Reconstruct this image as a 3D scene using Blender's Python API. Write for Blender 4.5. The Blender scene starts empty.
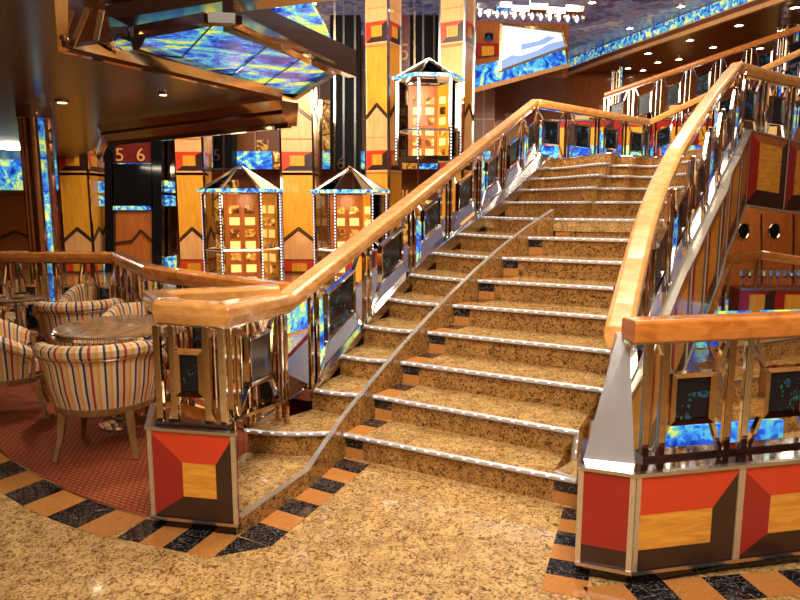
import bpy, bmesh, math, random
from mathutils import Vector, Matrix
random.seed(7)
SC = bpy.context.scene
COL = SC.collection
# ------------------------------------------------------------------ camera
CAMH, PITCH, FPX = 1.6, 0.147, 650.0
cd = bpy.data.cameras.new('camera'); cam = bpy.data.objects.new('camera', cd); COL.objects.link(cam)
cam.location = (0, 0, CAMH); cam.rotation_euler = (math.pi/2 - PITCH, 0, 0)
cd.sensor_width = 36; cd.lens = FPX/800*36; cd.clip_start = .05; cd.clip_end = 200
SC.camera = cam
# ------------------------------------------------------------------ world, exposure
w = bpy.data.worlds.new('world'); SC.world = w; w.use_nodes = True
w.node_tree.nodes['Background'].inputs[0].default_value = (1.0, .86, .7, 1)
w.node_tree.nodes['Background'].inputs[1].default_value = .4
SC.view_settings.view_transform = 'Standard'
SC.view_settings.look = 'None'
SC.view_settings.exposure = 0.3
SC.view_settings.gamma = 1
SC.view_settings.use_curve_mapping = False
# ------------------------------------------------------------------ large lights
def area(x, y, z, sx, sy, e, col=(1, .86, .68), tgt=None, spread=math.pi):
    l = bpy.data.lights.new('area_light', 'AREA'); l.shape = 'RECTANGLE'; l.size = sx; l.size_y = sy
    l.energy = e; l.color = col; l.spread = spread
    o = bpy.data.objects.new('area_light', l); o.location = (x, y, z); COL.objects.link(o)
    if tgt: o.rotation_euler = (Vector(tgt) - Vector((x, y, z))).to_track_quat('-Z', 'Y').to_euler()
    return o
def spot(x, y, z, e, tgt, ang=60, col=(1, .9, .76), blend=.6, rad=.05):
    l = bpy.data.lights.new('spot_light', 'SPOT'); l.energy = e; l.color = col; l.spot_size = math.radians(ang)
    l.spot_blend = blend; l.shadow_soft_size = rad
    o = bpy.data.objects.new('spot_light', l); o.location = (x, y, z); COL.objects.link(o)
    o.rotation_euler = (Vector(tgt) - Vector((x, y, z))).to_track_quat('-Z', 'Y').to_euler()
    return o
area(.3, .2, 5.9, 3, 3, 330, tgt=(.4, 4, 0))
area(1.5, 5.5, 5.95, 3, 3, 260)
area(-2, 11, 5.95, 4, 4, 420, tgt=(-1, 14, 2))
area(4, 10, 5.9, 2.5, 2.5, 120, tgt=(3.6, 12, 2))
area(-1.2, -2.6, 5.8, 3, 3, 220, tgt=(.5, 3, .5))  # unseen fill behind the camera, added to brighten the chrome newel cover
area(-2.5, 8.6, 5.7, 4, 2.5, 340, tgt=(-2, 15, 2.2))  # unseen fill added to brighten the golden columns
area(1.5, 9.5, 5.9, 2, 2, 150, tgt=(.5, 14.6, 3.5))
area(1.5, 8, 4.4, 1.5, 1.5, 130, tgt=(5, 14, 5.8))  # unseen fill added to brighten the upper right deck fascia
area(4.9, 8.3, 2.0, .8, .8, 28, tgt=(5.1, 9.9, 1.0))  # unseen fill added to light the porthole wall under the landing
spot(-1.9, 4.6, 2.5, 60, (-1.9, 4.4, 0), 115)
spot(-3.4, 6.2, 2.5, 60, (-3.2, 6.2, 0), 115)
spot(-1.6, 1.6, 4.5, 170, (-1.6, 4.4, .3), 60)
spot(-.4, -1, 4.5, 260, (1.2, 3.4, .3), 60)
spot(1.2, 1.0, 5.5, 260, (.8, 4.6, .8), 50)
spot(3.5, 3.2, 4.5, 160, (2.7, 5.2, 1.3), 60)

# ------------------------------------------------------------------ helpers
def R(d): return math.radians(d)
def at(px, py, D):
    """world point seen at a picture position, at distance D along y"""
    xx = (px - 400)/FPX; v = (300 - py)/FPX
    c, s = math.cos(PITCH), math.sin(PITCH)
    d = Vector((xx, c + v*s, -s + v*c)); t = D/d.y
    return Vector((d.x*t, D, CAMH + d.z*t))
def atz(px, py, z):
    xx = (px - 400)/FPX; v = (300 - py)/FPX
    c, s = math.cos(PITCH), math.sin(PITCH)
    d = Vector((xx, c + v*s, -s + v*c)); t = (z - CAMH)/d.z
    return Vector((d.x*t, d.y*t, z))
class MB:
    def __init__(s): s.v = []; s.f = []; s.m = []; s.uv = {}
    def face(s, pts, m=0, uv=None):
        i = len(s.v); s.v += [Vector(p) for p in pts]; s.f.append(tuple(range(i, i+len(pts)))); s.m.append(m)
        if uv: s.uv[len(s.f)-1] = uv
    def prism(s, bot, top, m=0, mtop=None, mbot=None, skip=()):
        n = len(bot); i = len(s.v); s.v += [Vector(p) for p in bot] + [Vector(p) for p in top]
        s.f.append(tuple(range(i+n-1, i-1, -1))); s.m.append(m if mbot is None else mbot)
        s.f.append(tuple(range(i+n, i+2*n))); s.m.append(m if mtop is None else mtop)
        for k in range(n):
            l = (k+1) % n
            s.f.append((i+k, i+l, i+n+l, i+n+k)); s.m.append(m)
        return s
    def box(s, x0, y0, z0, x1, y1, z1, m=0):
        return s.prism([(x0, y0, z0), (x1, y0, z0), (x1, y1, z0), (x0, y1, z0)], [(x0, y0, z1), (x1, y0, z1), (x1, y1, z1), (x0, y1, z1)], m)
    def slab(s, q, t, m=0):
        """quad q pushed back by t along its normal"""
        q = [Vector(p) for p in q]; n = (q[1]-q[0]).cross(q[-1]-q[0]).normalized()
        return s.prism([p - n*t for p in q], q, m)
    def bar(s, a, b, wd, h=None, m=0, up=(0, 0, 1)):
        a = Vector(a); b = Vector(b); h = h or wd; d = (b-a).normalized(); u = Vector(up)
        if abs(d.dot(u)) > .98: u = Vector((0, 1, 0))
        sd = d.cross(u).normalized(); u = sd.cross(d).normalized()
        o = [sd*(-wd/2)+u*(-h/2), sd*(wd/2)+u*(-h/2), sd*(wd/2)+u*(h/2), sd*(-wd/2)+u*(h/2)]
        return s.prism([a+k for k in o], [b+k for k in o], m)
    def tube(s, pts, r, n=10, m=0, closed=False):
        pts = [Vector(p) for p in pts]; rr = r if isinstance(r, (list, tuple)) else [r]*len(pts)
        i0 = len(s.v)
        for k, p in enumerate(pts):
            a = pts[max(0, k-1)]; b = pts[min(len(pts)-1, k+1)]
            if closed: a = pts[k-1]; b = pts[(k+1) % len(pts)]
            d = (b-a).normalized(); u = Vector((0, 0, 1))
            if abs(d.dot(u)) > .95: u = Vector((0, 1, 0))
            sd = d.cross(u).normalized(); u = sd.cross(d)
            for j in range(n):
                t = 2*math.pi*j/n; s.v.append(p + (sd*math.cos(t)+u*math.sin(t))*rr[k])
        K = len(pts)
        for k in range(K if closed else K-1):
            for j in range(n):
                l = (j+1) % n; k2 = (k+1) % K
                s.f.append((i0+k*n+j, i0+k*n+l, i0+k2*n+l, i0+k2*n+j)); s.m.append(m)
        if not closed:
            s.f.append(tuple(i0+j for j in range(n-1, -1, -1))); s.m.append(m)
            s.f.append(tuple(i0+(K-1)*n+j for j in range(n))); s.m.append(m)
        return s
    def sweep(s, pts, prof, m=0):
        """profile (side, up) kept upright along a path, mitred"""
        pts = [Vector(p) for p in pts]; n = len(prof); i0 = len(s.v); K = len(pts)
        for k, p in enumerate(pts):
            d1 = (pts[k]-pts[k-1]) if k else (pts[1]-pts[0]); d2 = (pts[k+1]-pts[k]) if k < K-1 else d1
            d1 = Vector((d1.x, d1.y, 0)).normalized(); d2 = Vector((d2.x, d2.y, 0)).normalized()
            d = (d1+d2).normalized(); sc = 1/max(.4, d.dot(d1)); sd = Vector((d.y, -d.x, 0))
            for (a, b) in prof: s.v.append(p + sd*a*sc + Vector((0, 0, b)))
        for k in range(K-1):
            for j in range(n):
                l = (j+1) % n
                s.f.append((i0+k*n+j, i0+k*n+l, i0+(k+1)*n+l, i0+(k+1)*n+j)); s.m.append(m)
        s.f.append(tuple(i0+j for j in range(n-1, -1, -1))); s.m.append(m)
        s.f.append(tuple(i0+(K-1)*n+j for j in range(n))); s.m.append(m)
        return s
    def lathe(s, prof, n=20, c=(0, 0, 0), m=0):
        i0 = len(s.v); c = Vector(c)
        for (r, z) in prof:
            for j in range(n):
                t = 2*math.pi*j/n; s.v.append(c + Vector((r*math.cos(t), r*math.sin(t), z)))
        for k in range(len(prof)-1):
            for j in range(n):
                l = (j+1) % n
                s.f.append((i0+k*n+j, i0+k*n+l, i0+(k+1)*n+l, i0+(k+1)*n+j)); s.m.append(m)
        s.f.append(tuple(i0+j for j in range(n-1, -1, -1))); s.m.append(m)
        s.f.append(tuple(i0+(len(prof)-1)*n+j for j in range(n))); s.m.append(m)
        return s
    def build(s, name, mats, parent=None, smooth=False, bevel=0, loc=None):
        off = Vector((0, 0, 0))
        q = parent
        if parent is not None:
            while q is not None: off += q.location; q = q.parent
        if loc is not None: off = off + Vector(loc)
        me = bpy.data.meshes.new(name)
        me.from_pydata([tuple(v - off) for v in s.v], [], s.f)
        if not isinstance(mats, (list, tuple)): mats = [mats]
        for mt in mats: me.materials.append(mt)
        for i, p in enumerate(me.polygons): p.material_index = s.m[i]
        if s.uv:
            ul = me.uv_layers.new(name='UVMap')
            for i, p in enumerate(me.polygons):
                if i in s.uv:
                    for li, c in zip(p.loop_indices, s.uv[i]): ul.data[li].uv = c
        bm = bmesh.new(); bm.from_mesh(me)
        bmesh.ops.recalc_face_normals(bm, faces=bm.faces); bm.to_mesh(me); bm.free()
        if smooth:
            for p in me.polygons: p.use_smooth = True
            try: me.set_sharp_from_angle(angle=R(35))
            except Exception: pass
        o = bpy.data.objects.new(name, me); COL.objects.link(o)
        if parent is not None: o.parent = parent
        if loc is not None: o.location = loc
        if bevel:
            b = o.modifiers.new('bevel', 'BEVEL'); b.width = bevel; b.segments = 2; b.limit_method = 'ANGLE'
        return o
def empty(name, loc, rz=0):
    o = bpy.data.objects.new(name, None); o.location = loc; o.rotation_euler = (0, 0, rz); o.empty_display_size = .1
    COL.objects.link(o); return o
def tag(o, label=None, cat=None, group=None, kind=None):
    if label: o['label'] = label
    if cat: o['category'] = cat
    if group: o['group'] = group
    if kind: o['kind'] = kind
    return o
ORD = ['first', 'second', 'third', 'fourth', 'fifth', 'sixth', 'seventh', 'eighth', 'ninth', 'tenth', 'eleventh', 'twelfth', 'thirteenth', 'fourteenth', 'fifteenth', 'sixteenth', 'seventeenth', 'eighteenth', 'nineteenth', 'twentieth']
def struct(o): o['kind'] = 'structure'; return o
def copy_tree(o, parent=None):
    c = o.copy(); COL.objects.link(c)
    if parent is not None: c.parent = parent
    for ch in list(o.children): copy_tree(ch, c)
    return c

# ------------------------------------------------------------------ materials
def mat(name):
    m = bpy.data.materials.new(name); m.use_nodes = True
    return m, m.node_tree, m.node_tree.nodes['Principled BSDF']
def N(t, k, **kw):
    n = t.nodes.new(k)
    for a, b in kw.items(): setattr(n, a, b)
    return n
def ramp(t, stops, interp='LINEAR'):
    n = N(t, 'ShaderNodeValToRGB'); cr = n.color_ramp; cr.interpolation = interp
    while len(cr.elements) < len(stops): cr.elements.new(.5)
    for e, (p, c) in zip(cr.elements, stops): e.position = p; e.color = (*c, 1)
    return n
def plain(name, c, rough=.4, metal=0, coat=0, emis=None, es=0):
    m, t, b = mat(name); b.inputs['Base Color'].default_value = (*c, 1); b.inputs['Roughness'].default_value = rough
    b.inputs['Metallic'].default_value = metal; b.inputs['Coat Weight'].default_value = coat
    if emis: b.inputs['Emission Color'].default_value = (*emis, 1); b.inputs['Emission Strength'].default_value = es
    nz = N(t, 'ShaderNodeTexNoise'); nz.inputs['Scale'].default_value = 6
    mr = N(t, 'ShaderNodeMapRange'); mr.inputs[3].default_value = max(0.02, rough-.04); mr.inputs[4].default_value = rough+.05
    t.links.new(nz.outputs[0], mr.inputs[0]); t.links.new(mr.outputs[0], b.inputs['Roughness'])
    return m
def coord(t, scale=(1, 1, 1), rot=(0, 0, 0)):
    g = N(t, 'ShaderNodeNewGeometry'); mp = N(t, 'ShaderNodeMapping')
    mp.inputs['Scale'].default_value = scale; mp.inputs['Rotation'].default_value = rot
    t.links.new(g.outputs['Position'], mp.inputs[0]); return mp
def granite(name, c0, c1, c2, sc, rough):
    m, t, b = mat(name); mp = coord(t, (1, 1, 1))
    n1 = N(t, 'ShaderNodeTexNoise'); n1.inputs['Scale'].default_value = sc; n1.inputs['Detail'].default_value = 4; n1.inputs['Distortion'].default_value = 1.6
    n2 = N(t, 'ShaderNodeTexNoise'); n2.inputs['Scale'].default_value = sc*.22; n2.inputs['Detail'].default_value = 3
    t.links.new(mp.outputs[0], n1.inputs[0]); t.links.new(mp.outputs[0], n2.inputs[0])
    r1 = ramp(t, [(.34, c2), (.43, c1), (.53, c0), (.72, tuple(min(1, k*1.15) for k in c0))])
    t.links.new(n1.outputs[0], r1.inputs[0])
    mx = N(t, 'ShaderNodeMix', data_type='RGBA', blend_type='MULTIPLY')
    r2 = ramp(t, [(.35, (.72, .68, .62)), (.65, (1, 1, 1))]); t.links.new(n2.outputs[0], r2.inputs[0])
    mx.inputs[0].default_value = 1
    t.links.new(r1.outputs[0], mx.inputs[6]); t.links.new(r2.outputs[0], mx.inputs[7])
    t.links.new(mx.outputs[2], b.inputs['Base Color'])
    b.inputs['Roughness'].default_value = rough; b.inputs['Coat Weight'].default_value = .3; b.inputs['Coat Roughness'].default_value = .04
    return m
def wood(name, c0, c1, sc=(3, 3, 30), rough=.25, coat=.4, rot=(0, 0, 0)):
    m, t, b = mat(name); mp = coord(t, sc, rot)
    n1 = N(t, 'ShaderNodeTexNoise'); n1.inputs['Scale'].default_value = 1.0; n1.inputs['Detail'].default_value = 5; n1.inputs['Distortion'].default_value = .6
    t.links.new(mp.outputs[0], n1.inputs[0])
    r1 = ramp(t, [(.3, c1), (.62, c0)]); t.links.new(n1.outputs[0], r1.inputs[0])
    t.links.new(r1.outputs[0], b.inputs['Base Color']); b.inputs['Roughness'].default_value = rough
    b.inputs['Coat Weight'].default_value = coat; b.inputs['Coat Roughness'].default_value = .08
    return m
def marble(name, c0, c1, veins):
    m, t, b = mat(name); mp = coord(t)
    n1 = N(t, 'ShaderNodeTexNoise'); n1.inputs['Scale'].default_value = 14; n1.inputs['Detail'].default_value = 6; n1.inputs['Distortion'].default_value = 2.5
    t.links.new(mp.outputs[0], n1.inputs[0])
    r1 = ramp(t, [(.3, c0), (.49, c1), (.5, veins), (.515, c1), (.8, c0)]); t.links.new(n1.outputs[0], r1.inputs[0])
    t.links.new(r1.outputs[0], b.inputs['Base Color']); b.inputs['Roughness'].default_value = .08
    return m
def mosaic(name, sc, es, cols):
    m, t, b = mat(name); mp = coord(t)
    n1 = N(t, 'ShaderNodeTexNoise'); n1.inputs['Scale'].default_value = sc; n1.inputs['Detail'].default_value = 3; n1.inputs['Distortion'].default_value = 1.2
    v = N(t, 'ShaderNodeTexVoronoi'); v.inputs['Scale'].default_value = sc*14
    t.links.new(mp.outputs[0], n1.inputs[0]); t.links.new(mp.outputs[0], v.inputs[0])
    ad = N(t, 'ShaderNodeMath', operation='MULTIPLY_ADD'); sp = N(t, 'ShaderNodeSeparateColor')
    t.links.new(v.outputs['Color'], sp.inputs[0]); t.links.new(sp.outputs[0], ad.inputs[0]); ad.inputs[1].default_value = .12
    t.links.new(n1.outputs[0], ad.inputs[2])
    n = len(cols); r1 = ramp(t, [(.38 + .34*i/(n-1), c) for i, c in enumerate(cols)]); t.links.new(ad.outputs[0], r1.inputs[0])
    t.links.new(r1.outputs[0], b.inputs['Base Color']); t.links.new(r1.outputs[0], b.inputs['Emission Color'])
    b.inputs['Emission Strength'].default_value = es; b.inputs['Roughness'].default_value = .22
    return m
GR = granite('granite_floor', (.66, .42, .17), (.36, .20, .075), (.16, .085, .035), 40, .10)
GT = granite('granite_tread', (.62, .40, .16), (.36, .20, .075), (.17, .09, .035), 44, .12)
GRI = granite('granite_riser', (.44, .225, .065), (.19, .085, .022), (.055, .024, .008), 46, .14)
BLK = marble('black_marble', (.008, .007, .007), (.014, .012, .012), (.35, .3, .28))
ORM = marble('orange_marble', (.44, .15, .03), (.54, .23, .06), (.26, .07, .02))
RAILW = wood('handrail_wood', (.66, .235, .045), (.46, .135, .02), (9, 9, 26), .2, .6)
PALEW = wood('pale_handrail_wood', (.80, .40, .12), (.62, .26, .06), (9, 9, 26), .2, .6)
GOLDW = wood('golden_veneer', (.82, .36, .028), (.64, .25, .015), (22, 22, 2.2), .3, .4)
GOLDH = wood('rippled_golden_veneer', (.80, .36, .04), (.58, .21, .02), (6, 6, 40), .3, .4)
LIGHTW = wood('pale_peach_veneer', (.86, .44, .17), (.74, .34, .11), (14, 14, 2), .35, .3)
BROWNW = wood('russet_veneer', (.46, .13, .025), (.32, .08, .015), (20, 20, 2), .3, .4)
TABW = wood('walnut_tabletop', (.42, .24, .11), (.24, .12, .05), (30, 6, 6), .2, .5)
CHAIRW = wood('bronzed_chair_wood', (.32, .17, .06), (.19, .09, .03), (30, 30, 5), .3, .3)
RED = plain('bright_red_lacquer', (.62, .045, .012), .3, 0, .4)
RED2 = plain('deep_red_lacquer', (.33, .012, .010), .3, 0, .4)
DARKB = plain('dark_brown_lacquer', (.035, .012, .008), .3, 0, .3)
REDBR = plain('oxblood_lacquer', (.16, .018, .012), .25, 0, .4)
CHR = plain('chrome', (.86, .84, .80), .05, 1)
BRON = plain('bronze_mirror', (.62, .47, .32), .06, 1)
LBRON = plain('pale_bronze_mirror', (.80, .62, .42), .08, 1)
SATIN = plain('satin_metal', (.62, .62, .64), .22, 1)
ALU = plain('brushed_aluminium', (.60, .60, .62), .38, .35)
STEEL = plain('polished_steel_sheet', (.80, .82, .86), .22, .75)
PALEM = plain('champagne_metal', (.72, .66, .54), .28, .8)
BRASS = plain('brass_trim', (.80, .60, .30), .2, 1)
SHAFT = plain('matt_black_metal', (.002, .002, .002), .5); SHAFT.node_tree.nodes['Principled BSDF'].inputs['Specular IOR Level'].default_value = .08
BRONS = plain('satin_bronze', (.55, .36, .18), .3, 1)
BLACK = plain('black_gloss', (.006, .006, .007), .08, 0, .3)
DGLASS = mosaic('dark_art_glass', 7, .12, [(.003, .004, .007)]*10 + [(.004, .012, .03), (.02, .12, .05), (.01, .04, .2)])
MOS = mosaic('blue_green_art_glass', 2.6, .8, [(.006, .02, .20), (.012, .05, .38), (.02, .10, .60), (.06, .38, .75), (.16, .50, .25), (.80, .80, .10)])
MOSD = mosaic('backlit_cobalt_mosaic', 3.0, .8, [(.005, .02, .22), (.012, .06, .45), (.03, .22, .7), (.10, .5, .45), (.80, .8, .12)])
MOSF = mosaic('fine_blue_mosaic', 6.5, .65, [(.008, .02, .22), (.015, .07, .5), (.04, .3, .75), (.2, .55, .3), (.9, .85, .2)])
SHOP = mosaic('glittering_shop_display', 5, .8, [(.03, .01, .005), (.16, .05, .01), (.10, .03, .01), (.75, .35, .05), (.2, .07, .02), (1, .75, .25)])
FROST = plain('frosted_glass', (.75, .75, .72), .15, .5)
NEB = mosaic('night_sky_ceiling_glass', .55, .55, [(.02, .018, .04), (.05, .055, .13), (.16, .13, .15), (.06, .07, .16), (.30, .24, .22)])
LED = plain('led_white', (1, 1, 1), .3, 0, 0, (.62, .75, 1), 1.3)
BULB = plain('downlight_lamp', (1, 1, 1), .3, 0, 0, (1, .88, .66), 14)
WARM = plain('warm_lit_panel', (1, .8, .4), .3, 0, 0, (1, .58, .14), .5)
WHITEL = plain('white_backlit_glass', (.9, .92, .95), .2, 0, 0, (.80, .88, 1), .75)
BLUEL = plain('pale_blue_backlit_glass', (.3, .4, .6), .2, 0, 0, (.18, .30, .62), .8)
CEILM, t, b = mat('dark_lacquered_ceiling')
mp = coord(t, (1, 1, 1)); n1 = N(t, 'ShaderNodeTexBrick'); n1.inputs['Scale'].default_value = 1; n1.offset = 0
n1.inputs['Mortar Size'].default_value = .006; n1.inputs['Brick Width'].default_value = 1.2; n1.inputs['Row Height'].default_value = .9
n1.inputs['Color1'].default_value = (.022, .005, .003, 1); n1.inputs['Color2'].default_value = (.028, .007, .004, 1); n1.inputs['Mortar'].default_value = (.09, .03, .02, 1)
t.links.new(mp.outputs[0], n1.inputs[0]); t.links.new(n1.outputs[0], b.inputs['Base Color']); b.inputs['Roughness'].default_value = .22; b.inputs['Specular IOR Level'].default_value = .3
SOFM = plain('brown_metal_soffit', (.22, .075, .026), .3, .25)
CARP, t, b = mat('red_orange_carpet')
mp = coord(t, (1, 1, 1), (0, 0, .5)); ck = N(t, 'ShaderNodeTexBrick'); ck.inputs['Scale'].default_value = 11
ck.inputs['Color1'].default_value = (.50, .125, .02, 1); ck.inputs['Color2'].default_value = (.40, .085, .014, 1); ck.inputs['Mortar'].default_value = (.19, .03, .008, 1)
ck.inputs['Mortar Size'].default_value = .08; ck.inputs['Brick Width'].default_value = .5; ck.inputs['Row Height'].default_value = .28
t.links.new(mp.outputs[0], ck.inputs[0]); t.links.new(ck.outputs[0], b.inputs['Base Color']); b.inputs['Roughness'].default_value = .95
STR, t, b = mat('striped_upholstery')
uvn = N(t, 'ShaderNodeUVMap'); sx = N(t, 'ShaderNodeSeparateXYZ'); fr = N(t, 'ShaderNodeMath', operation='FRACT')
t.links.new(uvn.outputs[0], sx.inputs[0]); t.links.new(sx.outputs[0], fr.inputs[0])
cr, nv, ye, rd, wh = (.74, .50, .26), (.03, .035, .10), (.80, .38, .07), (.42, .03, .03), (.80, .62, .40)
r1 = ramp(t, [(0, cr), (.14, rd), (.22, cr), (.34, ye), (.44, wh), (.56, nv), (.63, cr), (.74, ye), (.82, wh), (.92, nv)], 'CONSTANT')
t.links.new(fr.outputs[0], r1.inputs[0]); t.links.new(r1.outputs[0], b.inputs['Base Color']); b.inputs['Roughness'].default_value = .8
GLS, t, b = mat('clear_glass')
tr = N(t, 'ShaderNodeBsdfTransparent'); tr.inputs[0].default_value = (.95, .93, .88, 1)
gl = N(t, 'ShaderNodeBsdfGlossy'); gl.inputs['Roughness'].default_value = .02
fz = N(t, 'ShaderNodeLayerWeight'); fz.inputs[0].default_value = .12
mx = N(t, 'ShaderNodeMixShader'); t.links.new(fz.outputs['Fresnel'], mx.inputs[0]); t.links.new(tr.outputs[0], mx.inputs[1]); t.links.new(gl.outputs[0], mx.inputs[2])
t.links.new(mx.outputs[0], t.nodes['Material Output'].inputs[0])
# patterned wall of the far shops: veneer and mirror panels in a grid
FARW, t, b = mat('far_wall_veneer_panels')
mp = coord(t, (1, 1, 1)); bk = N(t, 'ShaderNodeTexBrick'); bk.offset = 0; bk.inputs['Scale'].default_value = 1
cx = N(t, 'ShaderNodeSeparateXYZ'); cb = N(t, 'ShaderNodeCombineXYZ'); am = N(t, 'ShaderNodeMath', operation='ADD')
t.links.new(mp.outputs[0], cx.inputs[0]); t.links.new(cx.outputs[0], am.inputs[0]); t.links.new(cx.outputs[1], am.inputs[1])
t.links.new(am.outputs[0], cb.inputs[0]); t.links.new(cx.outputs[2], cb.inputs[1]); t.links.new(cb.outputs[0], bk.inputs[0])
bk.inputs['Color1'].default_value = (.34, .11, .03, 1); bk.inputs['Color2'].default_value = (.14, .035, .015, 1); bk.inputs['Mortar'].default_value = (.5, .35, .18, 1)
bk.inputs['Mortar Size'].default_value = .015; bk.inputs['Brick Width'].default_value = .9; bk.inputs['Row Height'].default_value = 1.3
t.links.new(bk.outputs[0], b.inputs['Base Color']); b.inputs['Roughness'].default_value = .25

# ------------------------------------------------------------------ room shell
m = MB(); m.box(-14, -5, -.2, 14, 27, 0); struct(m.build('floor', GR))
m = MB(); m.box(-14, 27, 0, 14, 27.2, 6.1); struct(m.build('wall_back', FARW))
m = MB(); m.box(-14.2, -5, 0, -14, 27, 6.1); struct(m.build('wall_left', FARW))
m = MB(); m.box(14, -5, 0, 14.2, 27, 6.1); struct(m.build('wall_right', FARW))
m = MB(); m.box(-14, -5.2, 0, 14, -5, 6.1); struct(m.build('wall_front', FARW))
# curved tile border of the floor, carpet beside it
inn = [(-60, 400), (0, 449), (60, 484), (110, 503), (152, 516)]
out = [(-60, 426), (0, 473), (50, 500), (95, 521), (130, 533)]
def dens(pts, n):
    """smooth resample of a polyline"""
    P = [Vector(p) for p in pts]; L = [0]
    for a, b_ in zip(P, P[1:]): L.append(L[-1] + (b_-a).length)
    o = []
    for i in range(n+1):
        d = L[-1]*i/n; k = 0
        while k < len(L)-2 and L[k+1] < d: k += 1
        t_ = (d-L[k])/max(1e-6, L[k+1]-L[k])
        p0 = P[max(0, k-1)]; p1 = P[k]; p2 = P[k+1]; p3 = P[min(len(P)-1, k+2)]
        o.append(.5*((2*p1)+(p2-p0)*t_+(2*p0-5*p1+4*p2-p3)*t_*t_+(3*p1-p0-3*p2+p3)*t_**3))
    return o
ci = dens([(-5.2, 7.2, 0), (-3.5, 5.0, 0), (-2.62, 4.06, 0), (-2.0, 3.55, 0), (-1.62, 3.30, 0), (-1.30, 3.14, 0)], 24)
co = [p + Vector((-.115, -.20, 0)) for p in ci]
m = MB()
for i in range(24):
    q = [co[i], co[i+1], ci[i+1], ci[i]]
    m.prism([p + Vector((0, 0, .0005)) for p in q], [p + Vector((0, 0, .003)) for p in q], i % 2)
def strip(m, a, b_, wdir, n, off=0):
    a = Vector(a); b_ = Vector(b_); w_ = Vector(wdir)
    for i in range(n):
        p = a.lerp(b_, i/n); q = a.lerp(b_, (i+1)/n)
        qq = [p+w_, q+w_, q, p]
        m.prism([k + Vector((0, 0, .0005)) for k in qq], [k + Vector((0, 0, .003)) for k in qq], (i+off) % 2)
strip(m, (-1.30, 3.13, 0), (-.79, 2.95, 0), (-.07, -.19, 0), 4, 0)
strip(m, (-.78, 2.96, 0), (-.36, 3.93, 0), (.17, -.10, 0), 7, 0)
m.prism([(-.85, 2.77, .0005), (-.62, 2.86, .0005), (-.785, 2.95, .0005)], [(-.85, 2.77, .003), (-.62, 2.86, .003), (-.785, 2.95, .003)], 0)
strip(m, (1.04, 3.20, 0), (.76, 2.45, 0), (-.17, .06, 0), 6, 0)
strip(m, (.77, 2.53, 0), (2.9, 2.83, 0), (.03, -.17, 0), 12, 1)
struct(m.build('trim_1', [BLK, ORM]))
m = MB(); m.sweep([p + Vector((0, 0, .001)) for p in ci], [(-.006, 0), (.006, 0), (.006, .006), (-.006, .006)]); struct(m.build('trim_2', BRASS))
m = MB()
cp = [Vector((p.x, p.y, 0)) for p in ci] + [Vector((-1.30, 3.25, 0)), Vector((-.9, 4.3, 0)), Vector((-1.9, 5.5, 0)), Vector((-3, 8, 0)), Vector((-5.2, 9.0, 0)), Vector((-9, 9.5, 0)), Vector((-9, 7.2, 0))]
m.prism(cp, [p + Vector((0, 0, .004)) for p in cp]); struct(m.build('carpet', CARP))

# lounge ceiling with a mirrored fascia
ZC = 2.6
A = atz(63, 50, ZC); B = atz(283, 107, ZC); C_ = atz(96, 150, ZC)
E0 = atz(50, -300, ZC); C_ = atz(98, 125, ZC); C2 = atz(93, 150, ZC); C3 = Vector((-7.35, 15.0, ZC)); B = atz(280, 100, ZC)
cpts = [Vector((-12, E0.y, ZC)), E0, A, B, C_, C2, C3, Vector((-12, 15.0, ZC))]
m = MB(); m.prism(cpts, [p + Vector((0, 0, .05)) for p in cpts]); struct(m.build('ceiling', CEILM))
m = MB(); up = lambda p, h: p + Vector((0, 0, h))
for a, b_, h in ((E0, A, .40), (A, B, .09)):
    d = (b_-a).normalized(); n = Vector((d.y, -d.x, 0))
    if n.x < 0: n = -n
    m.prism([a, b_, b_+n*.02, a+n*.02], [up(a, h), up(b_, h), up(b_, h)+n*.05, up(a, h)+n*.05])
    m.sweep([up(a, -.012), up(b_, -.012)], [(-.03, 0), (.03, 0), (.03, .03), (-.03, .03)])
for a, b_ in ((B, C_), (C_, C2)):
    d = (b_-a).normalized(); n = Vector((-d.y, d.x, 0))
    if n.y < 0: n = -n
    m.prism([up(a, -.23)+n*.12, up(b_, -.23)+n*.12, up(b_, -.23)+n*.22, up(a, -.23)+n*.22], [a-n*.02, b_-n*.02, b_+n*.25, a+n*.25])
    m.bar(up(a, -.23)+n*.12, up(b_, -.23)+n*.12, .05, .05)
    m.bar(up(a, -.11)+n*.04, up(b_, -.11)+n*.04, .03, .03)
struct(m.build('trim_3', LBRON))
# high atrium ceiling of dark art glass
m = MB(); m.box(-14, -5, 6.1, 14, 27, 6.3); struct(m.build('ceiling', NEB))
def cum(P):
    o = [0]
    for a, b in zip(P, P[1:]): o.append(o[-1]+(b-a).length)
    return o
def resamp(P, n):
    c = cum(P); o = []
    for i in range(n+1):
        d = c[-1]*i/n; k = 0
        while k < len(P)-2 and c[k+1] < d: k += 1
        o.append(P[k].lerp(P[k+1], (d-c[k])/max(1e-6, c[k+1]-c[k])))
    return o
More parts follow.
